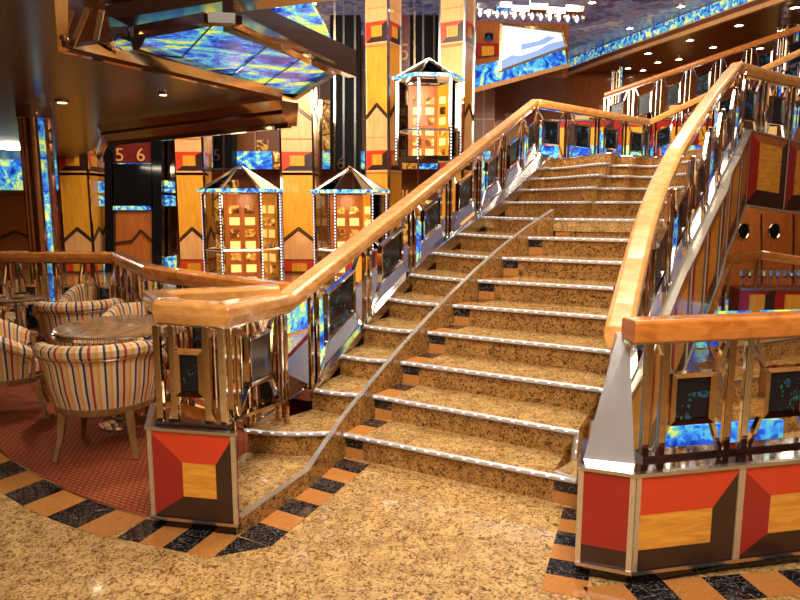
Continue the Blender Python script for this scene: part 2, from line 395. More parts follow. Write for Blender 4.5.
# ------------------------------------------------------------------ staircase
H = .162
Dk = [(-.36, 3.95), (-.18, 4.24), (.01, 4.53), (.21, 4.81), (.42, 5.08), (.65, 5.38), (.90, 5.70), (1.18, 6.02), (1.50, 6.35)]
Lk = [(-1.0, 4.02), (-.63, 4.42), (-.46, 4.75), (-.30, 5.08), (-.10, 5.45), (.10, 5.85), (.34, 6.30), (.62, 6.75), (.95, 7.30), (1.25, 7.8), (1.5, 8.3), (1.75, 8.8), (2.0, 9.3), (2.2, 9.75)]
Rk = [(.93, 3.25), (1.12, 3.47), (1.36, 3.76), (1.57, 4.06), (1.78, 4.38), (1.99, 4.70), (2.22, 5.02), (2.44, 5.35), (2.68, 5.70), (2.9, 6.0), (3.1, 6.35), (3.32, 6.65), (3.54, 6.98), (3.76, 7.3)]
Mk = [None]*9 + [(2.9, 7.6), (3.1, 8.1), (3.3, 8.6), (3.5, 9.1), (3.8, 9.8)]
def zk(k): return H*k if k <= 9 else 9*H + .165*(k-9)          # k counted from 1
def lerp2(a, b, t): return (a[0]+(b[0]-a[0])*t, a[1]+(b[1]-a[1])*t)
def wavy(k):
    """front line of upper step k"""
    L, M, Rr = Lk[k-1], Mk[k-1], Rk[k-1]; o = []
    for i in range(25):
        t = i/24; p = lerp2(L, M, t); wv = -.75*math.exp(-((t-.42)/.13)**2) + .45*math.exp(-((t-.16)/.12)**2) - .25*math.exp(-((t-.72)/.1)**2)
        o.append((p[0], p[1]+wv*(1 if k > 10 else .7)))
    for i in range(1, 9): o.append(lerp2(M, Rr, i/8))
    return o
stair = tag(empty('grand_staircase', (.3, 3.4, 0)), 'wide brown granite staircase with LED lit nosings sweeping up to the right', 'staircase')
def line(a, b, n=8, bulge=0):
    d = Vector((b[0]-a[0], b[1]-a[1])); nn = Vector((d.y, -d.x)).normalized(); o = []
    for i in range(n+1):
        t = i/n; p = lerp2(a, b, t); q = bulge*math.sin(math.pi*t); o.append((p[0]+nn.x*q, p[1]+nn.y*q))
    return o
def step(front, back, z0, z1, tiles=(False, False), depth=.02):
    """riser below the front line, tread slab on top, chrome nosing and its LEDs"""
    n = len(front)
    f3 = [Vector((p[0], p[1], 0)) for p in front]; b3 = [Vector((p[0], p[1], 0)) for p in back]
    ins = [p + (q-p).normalized()*.022 for p, q in zip(f3, b3)]
    e = [q + (q-p).normalized()*.05 for p, q in zip(f3, b3)]
    m = MB(); poly = ins + e[::-1]
    m.prism([p + Vector((0, 0, z0)) for p in poly], [p + Vector((0, 0, z1-.025)) for p in poly])
    d = (ins[-1]-ins[0]).normalized(); nn = Vector((d.y, -d.x, 0))
    for side, on in enumerate(tiles):
        if not on: continue
        a = ins[0] if side == 0 else ins[-1]-d*.13
        for j, (za, zb) in enumerate(((z0+.002, z0+.068), (z0+.07, z1-.027))):
            q = [a+Vector((0, 0, za)), a+d*.13+Vector((0, 0, za)), a+d*.13+Vector((0, 0, zb)), a+Vector((0, 0, zb))]
            m.prism([p+nn*.0 for p in q], [p+nn*.004 for p in q], 2 if j == 0 else 1)
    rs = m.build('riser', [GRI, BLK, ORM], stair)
    m = MB(); poly = f3 + e[::-1]
    m.prism([p + Vector((0, 0, z1-.0249)) for p in poly], [p + Vector((0, 0, z1)) for p in poly])
    for side, on in enumerate(tiles):
        if not on: continue
        a, bk = (f3[0], b3[0]) if side == 0 else (f3[-1]-d*.13, b3[-1]-d*.13); dd = bk-a
        for j in range(2):
            q = [a+dd*(.12+j*.42), a+dd*(.12+j*.42)+d*.13, a+dd*(.54+j*.42)+d*.13, a+dd*(.54+j*.42)]
            m.prism([p+Vector((0, 0, z1)) for p in q], [p+Vector((0, 0, z1+.0015)) for p in q], 2 if j == 0 else 1)
    m.build('tread', [GT, BLK, ORM], stair)
    m = MB(); pts = [p + Vector((0, 0, z1-.010)) for p in f3]; m.tube(pts, .0155, 8)
    ns = m.build('nosing', ALU, stair, smooth=True)
    q = resamp([p + Vector((0, 0, .006)) for p in pts], max(6, int(sum((pts[i+1]-pts[i]).length for i in range(n-1))/.02)))
    m = MB(); m.sweep([p + nn*.012 for p in q[1:-1]], [(-.004, -.003), (.004, -.003), (.004, .003), (-.004, .003)])
    for i in range(len(q)-3):
        if i % 4 == 0:
            for j in range(4): m.m[i*4+j] = 1
    m.build('led_strip', [ALU, LED], ns)
T_ = .03
def dleft(k): return (Dk[k][0]-.05, Dk[k][1]+.028)
for k in range(1, 10):
    a, b = Dk[k-1], Rk[k-1]
    a2, b2 = (Dk[k], Rk[k]) if k < 9 else ((1.85, 6.70), (2.9, 6.05))
    step(line(a, b), line(a2, b2), zk(k-1), zk(k), (True, k < 6))
    a, b = Lk[k-1], dleft(k-1)
    a2, b2 = (Lk[k], dleft(k)) if k < 9 else ((1.15, 7.65), (1.80, 6.72))
    step(line(a, b, 10, .035), line(a2, b2, 10, .035), zk(k-1), zk(k), (False, k < 3))
# landing between the flights, then the wavy upper steps
w10 = wavy(10)
m = MB(); poly = [(.95, 7.30), (1.45, 6.40), (1.50, 6.35), (2.68, 5.70), (2.95, 6.1)] + w10[::-1]
m.prism([Vector((*p, 9*H-.12)) for p in poly], [Vector((*p, 9*H)) for p in poly]); m.build('landing', GT, stair)
for k in range(10, 14): step(wavy(k), wavy(k+1), zk(k-1), zk(k))
ZT = zk(14)
fr = wavy(14)
m = MB(); poly = fr + [(4.55, 7.78), (5.4, 8.35), (6.8, 9.25), (13, 10), (13, 14), (2.6, 12.6)]
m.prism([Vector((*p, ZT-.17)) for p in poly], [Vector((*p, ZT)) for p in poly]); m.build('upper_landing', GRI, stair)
m = MB(); m.tube([Vector((*p, ZT-.004)) for p in fr], .014, 8); m.build('nosing', SATIN, stair, smooth=True)
# divider curb between the two flights
dv = [(-.785, 2.98, .085), (-.53, 3.50, .105), (-.385, 3.92, .245)] + [(Dk[k][0]-.02, Dk[k][1]+.01, zk(k+1)+.085) for k in range(1, 9)]
def wall_path(m, pts, th, zb, mi=0):
    """thin wall: pts = (x, y, ztop), zb(i) = bottom"""
    P = [Vector(p) for p in pts]
    for i in range(len(P)-1):
        a, b = P[i], P[i+1]; d = Vector((b.x-a.x, b.y-a.y, 0)).normalized(); n = Vector((d.y, -d.x, 0))*th/2
        za, zb_ = zb(i), zb(i+1)
        m.prism([Vector((a.x, a.y, za))-n, Vector((b.x, b.y, zb_))-n, Vector((b.x, b.y, zb_))+n, Vector((a.x, a.y, za))+n], [a-n, b-n, b+n, a+n], mi)
m = MB(); wall_path(m, dv, T_, lambda i: 0 if i < 3 else zk(i-2)); dc = m.build('divider_curb', GRI, stair)
m = MB(); m.sweep([Vector(p) for p in dv], [(-.016, 0), (.016, 0), (.016, .006), (-.016, .006)]); m.build('curb_trim', PALEM, dc)

# outer fascia of the stair: inlaid panels following the curve
def inlay(m, q, ins=(.0, .32, .30, .28), mats=(0, 1, 2, 3, 4), lift=.006):
    """quad q (bl, br, tr, tl); insets left, bottom, right, top; faces: centre, top, left, right, bottom"""
    q = [Vector(p) for p in q]; n = (q[1]-q[0]).cross(q[3]-q[0]).normalized()
    f = lambda u, v: (q[0]*(1-u)+q[1]*u)*(1-v) + (q[3]*(1-u)+q[2]*u)*v
    l, bt, r, tp = ins
    i0, i1, i2, i3 = f(l, bt), f(1-r, bt), f(1-r, 1-tp), f(l, 1-tp)
    def s(pts, mi): m.prism([p for p in pts], [p+n*lift for p in pts], mi)
    s([i0, i1, i2, i3], mats[0]); s([i3, i2, q[2], q[3]], mats[1])
    if l > 0: s([q[0], i0, i3, q[3]], mats[2])
    if r > 0: s([i1, q[1], q[2], i2], mats[3])
    s([q[0], q[1], i1, i0], mats[4])
INL = [GOLDH, RED, RED2, DARKB, DARKB]
def zbase(i): return zk(i+1) + .10
Rb = [Vector((p[0]+.03, p[1]-.02, zbase(i))) for i, p in enumerate(Rk)]
Rb[0].z = .47
Rb += [Vector((4.6, 7.75, ZT+.02)), Vector((5.4, 8.3, ZT+.02)), Vector((6.8, 9.2, ZT+.02)), Vector((8.4, 9.6, ZT+.02))]
m = MB(); wall_path(m, Rb[1:], .05, lambda i: max(0, Rb[1:][i].z-.80)); fas = m.build('stringer', REDBR, stair)
pa = resamp(Rb[1:14], 8) + resamp(Rb[13:], 7)[1:]; m = MB(); mt = MB()
for i in range(15):
    a, b = pa[i], pa[i+1]; d = Vector((b.x-a.x, b.y-a.y, 0)).normalized(); n = Vector((d.y, -d.x, 0))
    hb = lambda p: max(0, p.z-.78)
    o = n*.03
    q = [Vector((a.x, a.y, hb(a)))+o, Vector((b.x, b.y, hb(b)))+o, b+o+Vector((0, 0, -.01)), a+o+Vector((0, 0, -.01))]
    inlay(m, q, (.26, .22, .16, .12))
    mt.bar(q[0]+n*.005, q[3]+n*.005, .014)
m.build('inlaid_panel', [GOLDH, BROWNW, RED2, DARKB, DARKB], stair)
mt.sweep([p+Vector((0, 0, -.005)) for p in Rb[1:]], [(-.04, 0), (.045, 0), (.045, .02), (-.04, .02)])
mt.sweep([Vector((p.x, p.y, max(.01, p.z-.80))) for p in Rb[2:]], [(-.04, -.012), (.045, -.012), (.045, .012), (-.04, .012)])
mt.build('stringer_trim', PALEM, stair)
# sloped chrome skirts along both edges
m = MB()
for i in range(13):
    a, b = Vector((*Rk[i], zk(i+1)-.01)), Vector((*Rk[i+1], zk(i+2)-.01)); d = Vector((b.x-a.x, b.y-a.y, 0)).normalized(); n = Vector((d.y, -d.x, 0))
    u = Vector((0, 0, .13))
    m.prism([a-n*.14, b-n*.14, b, a], [a-n*.13+Vector((0, 0, .02)), b-n*.13+Vector((0, 0, .02)), b+u, a+u])
m.build('chrome_skirt', CHR, stair)
LB = [Vector((p[0], p[1], zk(i+1))) for i, p in enumerate(Lk)]
m = MB()
for i in range(1, 13):
    a, b = LB[i], LB[i+1]; d = Vector((b.x-a.x, b.y-a.y, 0)).normalized(); n = Vector((-d.y, d.x, 0))
    dn = Vector((0, 0, -.1))
    m.prism([a+dn, b+dn, b+n*.30+dn, a+n*.30+dn], [a+Vector((0, 0, .02)), b+Vector((0, 0, .02)), b+n*.28+Vector((0, 0, .10)), a+n*.28+Vector((0, 0, .10))])
m.build('chrome_skirt', SATIN, stair)
m = MB(); m.tube([p+Vector((0, 0, .025)) for p in [LB[0]+Vector((.05, .02, .0))]+LB[1:]], .009, 6); m.build('stringer_trim', CHR, stair, smooth=True)
m = MB()
for i in range(1, 13):
    a, b = LB[i], LB[i+1]; d = Vector((b.x-a.x, b.y-a.y, 0)).normalized(); n = Vector((-d.y, d.x, 0))*.31
    m.slab([Vector((b.x, b.y, max(0, b.z-.7)))+n, Vector((a.x, a.y, max(0, a.z-.7)))+n, a+n+Vector((0, 0, .1)), b+n+Vector((0, 0, .1))], .04)
m.build('stringer', REDBR, stair)

# ------------------------------------------------------------------ balustrades
RAILP = [(-.066, -.06), (-.05, -.112), (.05, -.112), (.066, -.06), (.066, -.018), (.046, 0), (-.046, 0), (-.066, -.018)]
def balustrade(name, label, nodes, rail, wood, hp=None, group=None, frame=(.26, .74, .30, .78), full=True, mos=0, prof=None):
    """nodes: (x, y, zbottom, ztop) where post pairs stand; rail: path of the handrail"""
    nodes = [tuple(n) for n in nodes]
    root = tag(empty(name, (nodes[0][0], nodes[0][1], nodes[0][2])), label, 'balustrade', group)
    if rail:
        m = MB(); m.sweep([Vector(p) for p in rail], prof or RAILP); m.build('handrail', wood, root, bevel=.006)
        m = MB(); m.sweep([Vector(p)+Vector((0, 0, -.0952 if prof else -.1122)) for p in rail], [(-.03, -.012), (.03, -.012), (.03, 0), (-.03, 0)]); m.build('rail_channel', CHR, root)
    m = MB(); m.sweep([Vector((n[0], n[1], n[2])) for n in nodes], [(-.03, .0), (.03, .0), (.03, .018), (-.03, .018)]); m.build('bottom_rail', CHR, root)
    N_ = len(nodes)
    for i, nd in enumerate(nodes):
        p0, p1 = Vector(nd[:3]), Vector((nd[0], nd[1], nd[3]-.10))
        a = Vector(nodes[max(0, i-1)][:3]); b = Vector(nodes[min(N_-1, i+1)][:3]); d = Vector((b.x-a.x, b.y-a.y, 0)).normalized()
        sl = (b.z-a.z)/max(.01, math.hypot(b.x-a.x, b.y-a.y))
        offs = (-.045, .045) if 0 < i < N_-1 else ((0.02, .10) if i == 0 else (-.10, -.02))
        for o in offs:
            q = d*o + Vector((0, 0, sl*o)); m = MB(); m.bar(p0+q, p1+q, .026, .036, up=tuple(d)); m.build('post', BRON if int(i+o*50) % 3 else CHR, root, bevel=.004)
    for i in range(N_-1):
        a, b = nodes[i], nodes[i+1]
        f = lambda u, v: Vector((a[0]+(b[0]-a[0])*u, a[1]+(b[1]-a[1])*u, (a[2]+(b[2]-a[2])*u)*(1-v) + (a[3]-.11+(b[3]-a[3])*u)*v))
        L = math.hypot(b[0]-a[0], b[1]-a[1]); u0, u1, v0, v1 = frame; e = min(.2, .07/L)
        q = [f(u0, v0), f(u1, v0), f(u1, v1), f(u0, v1)]
        d = Vector((b[0]-a[0], b[1]-a[1], 0)).normalized(); n = Vector((d.y, -d.x, 0))
        if n.y > 0: n = -n
        m = MB(); fw = .028; c = sum(q, Vector())/4
        uw = fw/L; vw = fw/max(.3, a[3]-a[2])
        qi = [f(u0+uw, v0+vw), f(u1-uw, v0+vw), f(u1-uw, v1-vw), f(u0+uw, v1-vw)]
        for k in range(4):
            l = (k+1) % 4; m.prism([q[k]-n*.022, q[l]-n*.022, qi[l]-n*.022, qi[k]-n*.022], [q[k]+n*.022, q[l]+n*.022, qi[l]+n*.016, qi[k]+n*.016])
        fo = m.build('picture_frame', BRON if not mos else CHR, root)
        m = MB(); m.prism([p-n*.008 for p in qi], [p+n*.004 for p in qi]); m.build('dark_glass', DGLASS, fo)
        if full:
            for (cu, cv, k) in ((e, .0, 0), (1-e, .0, 1), (1-e, 1, 2), (e, 1, 3)):
                m = MB(); m.bar(f(cu, cv), q[k], .018, .024, up=tuple(n)); m.build('strut', CHR, root)
            if mos and i % 2 == 0:
                m = MB()
                for (ua, ub, va, vb) in ((e+.02, u0-.04, .02, .62), ):
                    m.prism([f(ua, va)-n*.004, f(ub, va+.08)-n*.004, f(ub, vb)-n*.004, f(ua, vb+.1)-n*.004], [f(ua, va)+n*.004, f(ub, va+.08)+n*.004, f(ub, vb)+n*.004, f(ua, vb+.1)+n*.004])
                m.build('mosaic_reflection_pane', MOSF, root)  # glowing pane imitates blue mosaic reflections in the balustrade's mirrored glass
    return root
def path_nodes(pb, pt, n):
    """n+1 nodes spread along matching base and rail paths"""
    a = resamp([Vector(p) for p in pb], n); o = []
    c = cum([Vector((p[0], p[1], 0)) for p in pt]); P = [Vector(p) for p in pt]
    for p in a:
        best = None
        for i in range(len(P)-1):
            s, e = P[i], P[i+1]; d = Vector((e.x-s.x, e.y-s.y)); t_ = max(0, min(1, ((p.x-s.x)*d.x+(p.y-s.y)*d.y)/max(1e-6, d.length_squared)))
            q = s.lerp(e, t_); dd = math.hypot(q.x-p.x, q.y-p.y)
            if best is None or dd < best[0]: best = (dd, q.z)
        o.append((p.x, p.y, p.z, best[1]))
    return o
# left climbing balustrade
lt = at(535, 99, 9.9)
climb = [Vector((-.72, 4.10, 1.10))]
ltop = Vector((lt.x, lt.y, lt.z))
e0 = at(285, 293, 4.0); climb = [e0.lerp(ltop, i/10) for i in range(11)]
lb = [Vector((p[0]-.05, p[1]+.03, zk(i+1)+.03)) for i, p in enumerate(Lk)][1:]
lb[0] = Vector((-.72, 4.35, .31))
ln = []
for i in range(8):
    t_ = i/7; base = resamp(lb, 7)[i]; r = e0.lerp(ltop, (base.y-e0.y)/(ltop.y-e0.y)); ln.append((r.x*.6+base.x*.4, base.y, base.z, r.z))
front = [at(160, 299, 3.22), at(222, 303, 3.10)]
railL = [front[0], front[1], e0] + climb[1:]
balustrade('stair_balustrade', 'long chrome balustrade with orange wood rail climbing the left edge of the stairs', ln, railL, PALEW, mos=1)
# back landing balustrade with its V in the rail, and the flight beyond
bk0, bk1, bk2 = ltop, at(650, 119, 12.0), at(810, 44, 11.6)
zb = lambda p, h: (p.x, p.y, p.z-h)
balustrade('landing_balustrade', 'chrome balustrade with orange rail closing the back of the upper landing', [(*(bk0.lerp(bk1, i/4).xy), ZT, bk0.lerp(bk1, i/4).z) for i in range(5)], [bk0+Vector((.05, .05, 0)), bk1-Vector((.04, 0, 0))], PALEW, mos=1)
balustrade('stair_balustrade', 'chrome balustrade with orange rail rising right from the V above the upper landing', [(*(bk1.lerp(bk2, i/5).xy), ZT+(bk2.z-bk1.z)*i/5, bk1.lerp(bk2, i/5).z) for i in range(6)], [bk1, bk2], PALEW, mos=1)
fa, fb = at(604, 93, 14.5), at(815, 20, 13.4)
balustrade('stair_balustrade', 'far balustrade with dark red-brown rail under the downlights at upper right', [(*(fa.lerp(fb, i/7).xy), fa.lerp(fb, i/7).z-1.0, fa.lerp(fb, i/7).z) for i in range(8)], [fa, fb], RAILW)
# walls of the far flight: inlaid red panels behind the landing balustrade
def inlaid_wall(name, label, cat, a, b, z0, z1, n, th=.1, slope=0, ins=(.24, .25, .24, .12)):
    a = Vector((*a, 0)); b = Vector((*b, 0)); d = (b-a).normalized(); nn = Vector((d.y, -d.x, 0))
    root = tag(empty(name, tuple(a+Vector((0, 0, z0)))), label, cat)
    m = MB(); s = Vector((0, 0, slope)); up_ = Vector((0, 0, z1-z0)); q = [a+Vector((0, 0, z0)), b+Vector((0, 0, z0))+s]
    m.prism([q[0], q[1], q[1]-nn*th, q[0]-nn*th], [q[0]+up_, q[1]+up_, q[1]-nn*th+up_, q[0]-nn*th+up_]); m.build('body', REDBR, root)
    for i in range(n):
        p, r = q[0].lerp(q[1], i/n), q[0].lerp(q[1], (i+1)/n); m = MB(); inlay(m, [p+nn*.003, r+nn*.003, r+up_+nn*.003, p+up_+nn*.003], ins); m.build('inlaid_panel', [GOLDW, RED2, RED2, DARKB, DARKB], root)
    m = MB(); m.bar(q[0]+up_, q[1]+up_, .05, .03); m.build('top_trim', SATIN, root)
    return root
inlaid_wall('inlaid_parapet', 'red parapet with gold squares behind the upper landing balustrade', 'parapet', (2.75, 13.3), (6.4, 13.0), ZT-.2, ZT+.95, 5)
inlaid_wall('sloping_parapet', 'sloping red parapet below the far balustrade at upper right', 'parapet', (fa.x, fa.y+.02), (fb.x, fb.y+.02), fa.z-1.6, fa.z-1.03, 8, slope=fb.z-fa.z)

# right climbing balustrade
rp = [(.965, 2.93, 1.12), (1.03, 3.10, 1.20), (1.15, 3.32, 1.36), (1.30, 3.62, 1.56), (1.48, 3.97, 1.76), (1.70, 4.35, 1.97), (1.96, 4.75, 2.18), (2.28, 5.22, 2.42), (2.65, 5.75, 2.68), (3.05, 6.32, 2.95), (3.45, 6.90, 3.18)]
pk = at(737, 62, 7.3)
def onray(px, py, D): return at(px, py, D)
rp = [onray(619, 326, 2.95), onray(624, 303, 3.15), onray(629, 282, 3.34), onray(635, 258, 3.58), onray(642, 231, 3.85), onray(650, 205, 4.15), onray(661, 177, 4.55), onray(675, 148, 5.0), onray(692, 121, 5.6), onray(713, 91, 6.4), pk]
after = [pk, onray(757, 68, 7.5), onray(778, 74, 7.75), onray(805, 79, 8.0), onray(840, 86, 8.5)]
Rbn = [p + Vector((-.02, .01, .02)) for p in Rb[1:14]]
rn = []
for p in resamp(Rbn, 7):
    # rail height above the same place along the run
    best = min((( (rp[i].lerp(rp[i+1], j/10).y - p.y)**2, rp[i].lerp(rp[i+1], j/10)) for i in range(10) for j in range(11)), key=lambda t: t[0])[1]
    rn.append(((p.x*.75+best.x*.25), p.y, p.z, best.z))
balustrade('stair_balustrade', 'curving chrome balustrade with pale wood rail up the right edge of the stairs', rn, rp, PALEW, mos=1)
an = [(*p.xy, ZT+.03, p.z) for p in resamp(after, 4)]
balustrade('landing_balustrade', 'chrome balustrade with glowing blue reflection panes on the landing at the right edge of the photo', an, after, PALEW, mos=1)

# ------------------------------------------------------------------ newel pedestals and low balustrades
def pedestal(name, label, pts, h, back, panels, cap=True):
    """front path pts (x, y) left to right, depth towards the back"""
    root = tag(empty(name, (pts[0][0], pts[0][1], 0)), label, 'pedestal')
    P = [Vector((*p, 0)) for p in pts]; bk_ = [Vector((*p, 0)) for p in back]
    m = MB(); poly = P + bk_[::-1]; m.prism([p+Vector((0, 0, .06)) for p in poly], [p+Vector((0, 0, h)) for p in poly]); m.build('body', REDBR, root)
    m = MB(); c = sum(poly, Vector())/len(poly); k = [p+(c-p).normalized()*.03 for p in poly]; m.prism(k, [p+Vector((0, 0, .06)) for p in k]); m.build('plinth', BLACK, root)
    for (i, u0, u1, ins, mats) in panels:
        a, b = P[i].lerp(P[i+1], u0), P[i].lerp(P[i+1], u1); d = (b-a).normalized(); n = Vector((d.y, -d.x, 0))*.002
        m = MB(); inlay(m, [a+n+Vector((0, 0, .075)), b+n+Vector((0, 0, .075)), b+n+Vector((0, 0, h-.012)), a+n+Vector((0, 0, h-.012))], ins); m.build('inlaid_panel', mats, root)
        for p in (a, b):
            m = MB(); m.bar(p+n*3+Vector((0, 0, .06)), p+n*3+Vector((0, 0, h)), .016, .022, up=tuple(d)); m.build('corner_trim', PALEM, root)
    m = MB()
    m.sweep([p+Vector((0, 0, h-.006)) for p in P], [(-.01, 0), (.018, 0), (.018, .016), (-.01, .016)])
    m.build('edge_trim', SATIN, root); m = MB()
    m.sweep([p+Vector((0, 0, .058)) for p in P], [(-.01, 0), (.018, 0), (.018, .016), (-.01, .016)]); m.build('edge_trim', SATIN, root)
    m = MB(); m.prism([p+Vector((0, 0, h)) for p in poly], [p+Vector((0, 0, h+.008)) for p in poly]); m.build('mirror_top', CHR, root)
    return root
PM = [GOLDH, RED, RED2, DARKB, DARKB]
LP0, LP1, LP2 = (-1.30, 3.20), (-1.235, 3.15), (-.815, 3.075)
pedestal('newel_pedestal', 'red pedestal with one gold square at the left foot of the stairs', [(-1.34, 3.42), (-1.225, 3.04), (-.775, 2.95)], .52,
         [(-1.20, 3.42), (-.84, 3.20)], [(1, 0.02, .97, (.38, .26, .22, .34), PM)])
m = MB(); 
LPQ = [(-1.30, 3.46), (-1.24, 3.18), (-.86, 3.13), (-.78, 3.9)]
balustrade('newel_balustrade', 'short chrome balustrade on the left red pedestal, joining the climbing rail',
           [(-1.20, 3.10, .529, 1.12), (-.83, 3.03, .529, 1.12)], None, RAILW, frame=(.30, .70, .30, .78))
balustrade('newel_balustrade', 'chrome balustrade bay between the left pedestal and the first step', [(-.84, 3.12, .529, 1.12), (-.76, 4.08, .33, 1.10)], None, RAILW, frame=(.28, .72, .28, .80))
# right pedestal
rpts = [(.765, 2.62), (.97, 2.54), (1.455, 2.64), (1.91, 2.735), (2.45, 2.84)]
pedestal('newel_pedestal', 'long red pedestal with gold panels at the right foot of the stairs', rpts, .495,
         [(.86, 2.95), (1.02, 2.80), (1.45, 2.87), (1.90, 2.97), (2.42, 3.06)],
         [(0, .02, .96, (.0, .2, .0, .0001), [RED2, RED2, RED2, DARKB, DARKB]), (1, .02, .99, (.0, .22, .26, .40), PM), (2, .01, .99, (.33, .24, .25, .33), PM), (3, .01, .99, (.33, .24, .25, .33), PM)])
q0, q1, q2, q3, q4 = (.985, 2.68), (1.04, 2.70), (1.50, 2.80), (1.96, 2.90), (2.44, 2.99)
rrail = [(.965, 2.70, 1.12), (1.50, 2.80, 1.12), (1.96, 2.90, 1.12), (2.6, 3.03, 1.12)]
balustrade('newel_balustrade', 'chrome balustrade under a level orange rail at lower right', [(*q1, .504, 1.12), (*q2, .504, 1.12), (*q3, .504, 1.12), (*q4, .504, 1.12)], rrail, RAILW, frame=(.27, .74, .28, .74),
           prof=[(-.055, -.095), (.055, -.095), (.06, -.06), (.06, -.012), (.048, 0), (-.048, 0), (-.06, -.012), (-.06, -.06)])
# chrome newel fan at the stair foot
m = MB()
m.prism([(.80, 2.70, .504), (1.0, 2.64, .504), (1.02, 2.84, .504), (.90, 2.90, .504)], [(.955, 2.80, 1.03), (1.0, 2.78, 1.03), (1.01, 2.86, 1.03), (.97, 2.88, 1.03)])
tag(m.build('newel_cover', STEEL), 'folded mirror-chrome cover tapering up to the rail at the right stair foot', 'newel cover')
# lounge railing: background run, and the return to the left newel
r1 = [atz(40, 253.5, 1.1), atz(117, 252, 1.1), atz(150, 265, 1.1), atz(200, 272, 1.1), atz(285, 283, 1.1)]
r1[0] = Vector((r1[1].x-1.6, r1[1].y+.15, 1.1))
rl = path_nodes([zb(p, 1.08) for p in r1], r1, 12)
balustrade('lounge_balustrade', 'dark orange-brown rail on slim chrome posts behind the lounge chairs', rl, r1, RAILW, frame=(.28, .72, .25, .75))
r2 = [front[0]+Vector((.02, .06, 0)), Vector((-1.42, 3.75, 1.10)), atz(278, 285, 1.1)]
m = MB(); m.sweep(r2, RAILP); tag(m.build('short_handrail', PALEW, bevel=.006), 'short level handrail returning behind the left newel to the climbing rail', 'handrail')

# ------------------------------------------------------------------ atrium columns
def column(px0, px1, D, label, rot=0, z1=6.1, group=None, base=0.0):
    a, b = at(px0, 200, D), at(px1, 200, D); W = (b.x-a.x)/(math.cos(R(rot))+abs(math.sin(R(rot)))); cx_ = (a.x+b.x)/2; h = W/2
    root = tag(empty('atrium_column', (cx_, D+h, base), R(rot)), label, 'column', group)
    c = Vector((cx_, D+h, 0)); rz = Matrix.Rotation(R(rot), 3, 'Z')
    core = MB(); core.box(-h+.02, -h+.02, base, h-.02, h-.02, z1)
    def put(mb, name, mt, **k):
        o = mb.build(name, mt, None, **k); o.parent = root; o.location = (0, 0, -base); return o
    put(core, 'core', REDBR)
    m = MB()
    for sx_, sy_ in ((-1, -1), (1, -1), (1, 1), (-1, 1)): m = MB(); m.box(sx_*h-.022, sy_*h-.022, base, sx_*h+.022, sy_*h+.022, z1); put(m, 'corner_trim', CHR)
    for f in range(4):
        Rf = Matrix.Rotation(math.pi/2*f, 3, 'Z')
        P = lambda u, z, o=0: Rf @ Vector((u, -h-o, z))
        w_ = h-.022; m = MB(); z0 = 0
        def quad(u0, za, u1, zb_, mi, o=.0): m.slab([P(u0, za, o), P(u1, za, o), P(u1, zb_, o), P(u0, zb_, o)], .02, mi)
        for k in range(3):
            zz = k*2.70
            if zz+.33 > z1: break
            if k == 0: quad(-w_, .05, w_, .30, 2); quad(-w_*.5, .05, w_*.5, .24, 0, .004)
            t_ = min(z1, zz+.70)
            quad(-w_, zz+.33, w_, t_, 1)
            # chevron: peach gable against the golden field
            m.slab([P(-w_, zz+.70, .006), P(w_, zz+.70, .006), P(w_, zz+.73, .006), P(0, zz+1.0, .006), P(-w_, zz+.73, .006)], .012, 1)
            m.slab([P(-w_, zz+.702), P(w_, zz+.702), P(w_, min(z1, zz+2.30)), P(-w_, min(z1, zz+2.30))], .016, 0) if zz+.75 < z1 else None
            for o_ in (0, .055):
                for s_ in (-1, 1):
                    m.bar(P(s_*w_*.985, zz+.745+o_, .012), P(0, zz+1.01+o_, .012), .03, .022, 3, up=tuple(Rf @ Vector((0, -1, 0))))
            if zz+2.72 < z1+.3:
                quad(-w_, zz+2.24, w_, zz+2.34, 1)
                q = [P(-w_, zz+2.34, .0), P(w_, zz+2.34, .0), P(w_, zz+2.76, .0), P(-w_, zz+2.76, .0)]
                quad(-w_, zz+2.36, w_, zz+2.76, 2)
                inlay(m, [p for p in q], (.26, .26, .26, .2), (0, 2, 2, 3, 3))
                quad(-w_, zz+2.76, w_, zz+3.05, 1)
        put(m, 'veneer_face', [GOLDW, LIGHTW, RED, DARKB])
    return root
column(61, 90, 15, 'golden column at far left beside the mirrored round column', z1=2.75)
column(177, 205, 15, 'golden column between the black door and the left glass elevator', z1=4.0)
column(282, 314, 15, 'golden column between the two lower glass elevators')
column(366, 401, 14.6, 'golden column left of the hanging glass elevator, two faces showing', rot=-28)
column(439, 474, 14.6, 'golden column right of the hanging glass elevator', rot=-28)

def panel(name, label, cat, pts, D, th, mt, kind=None, parent=None):
    """upright slab: pts are picture corners bl, br, tr, tl, each at its own distance"""
    q = [at(p[0], p[1], p[2] if len(p) > 2 else D) for p in pts]
    m = MB(); m.slab(q, th)
    o = m.build(name, mt, parent)
    if label: tag(o, label, cat)
    if kind: o['kind'] = kind
    return o
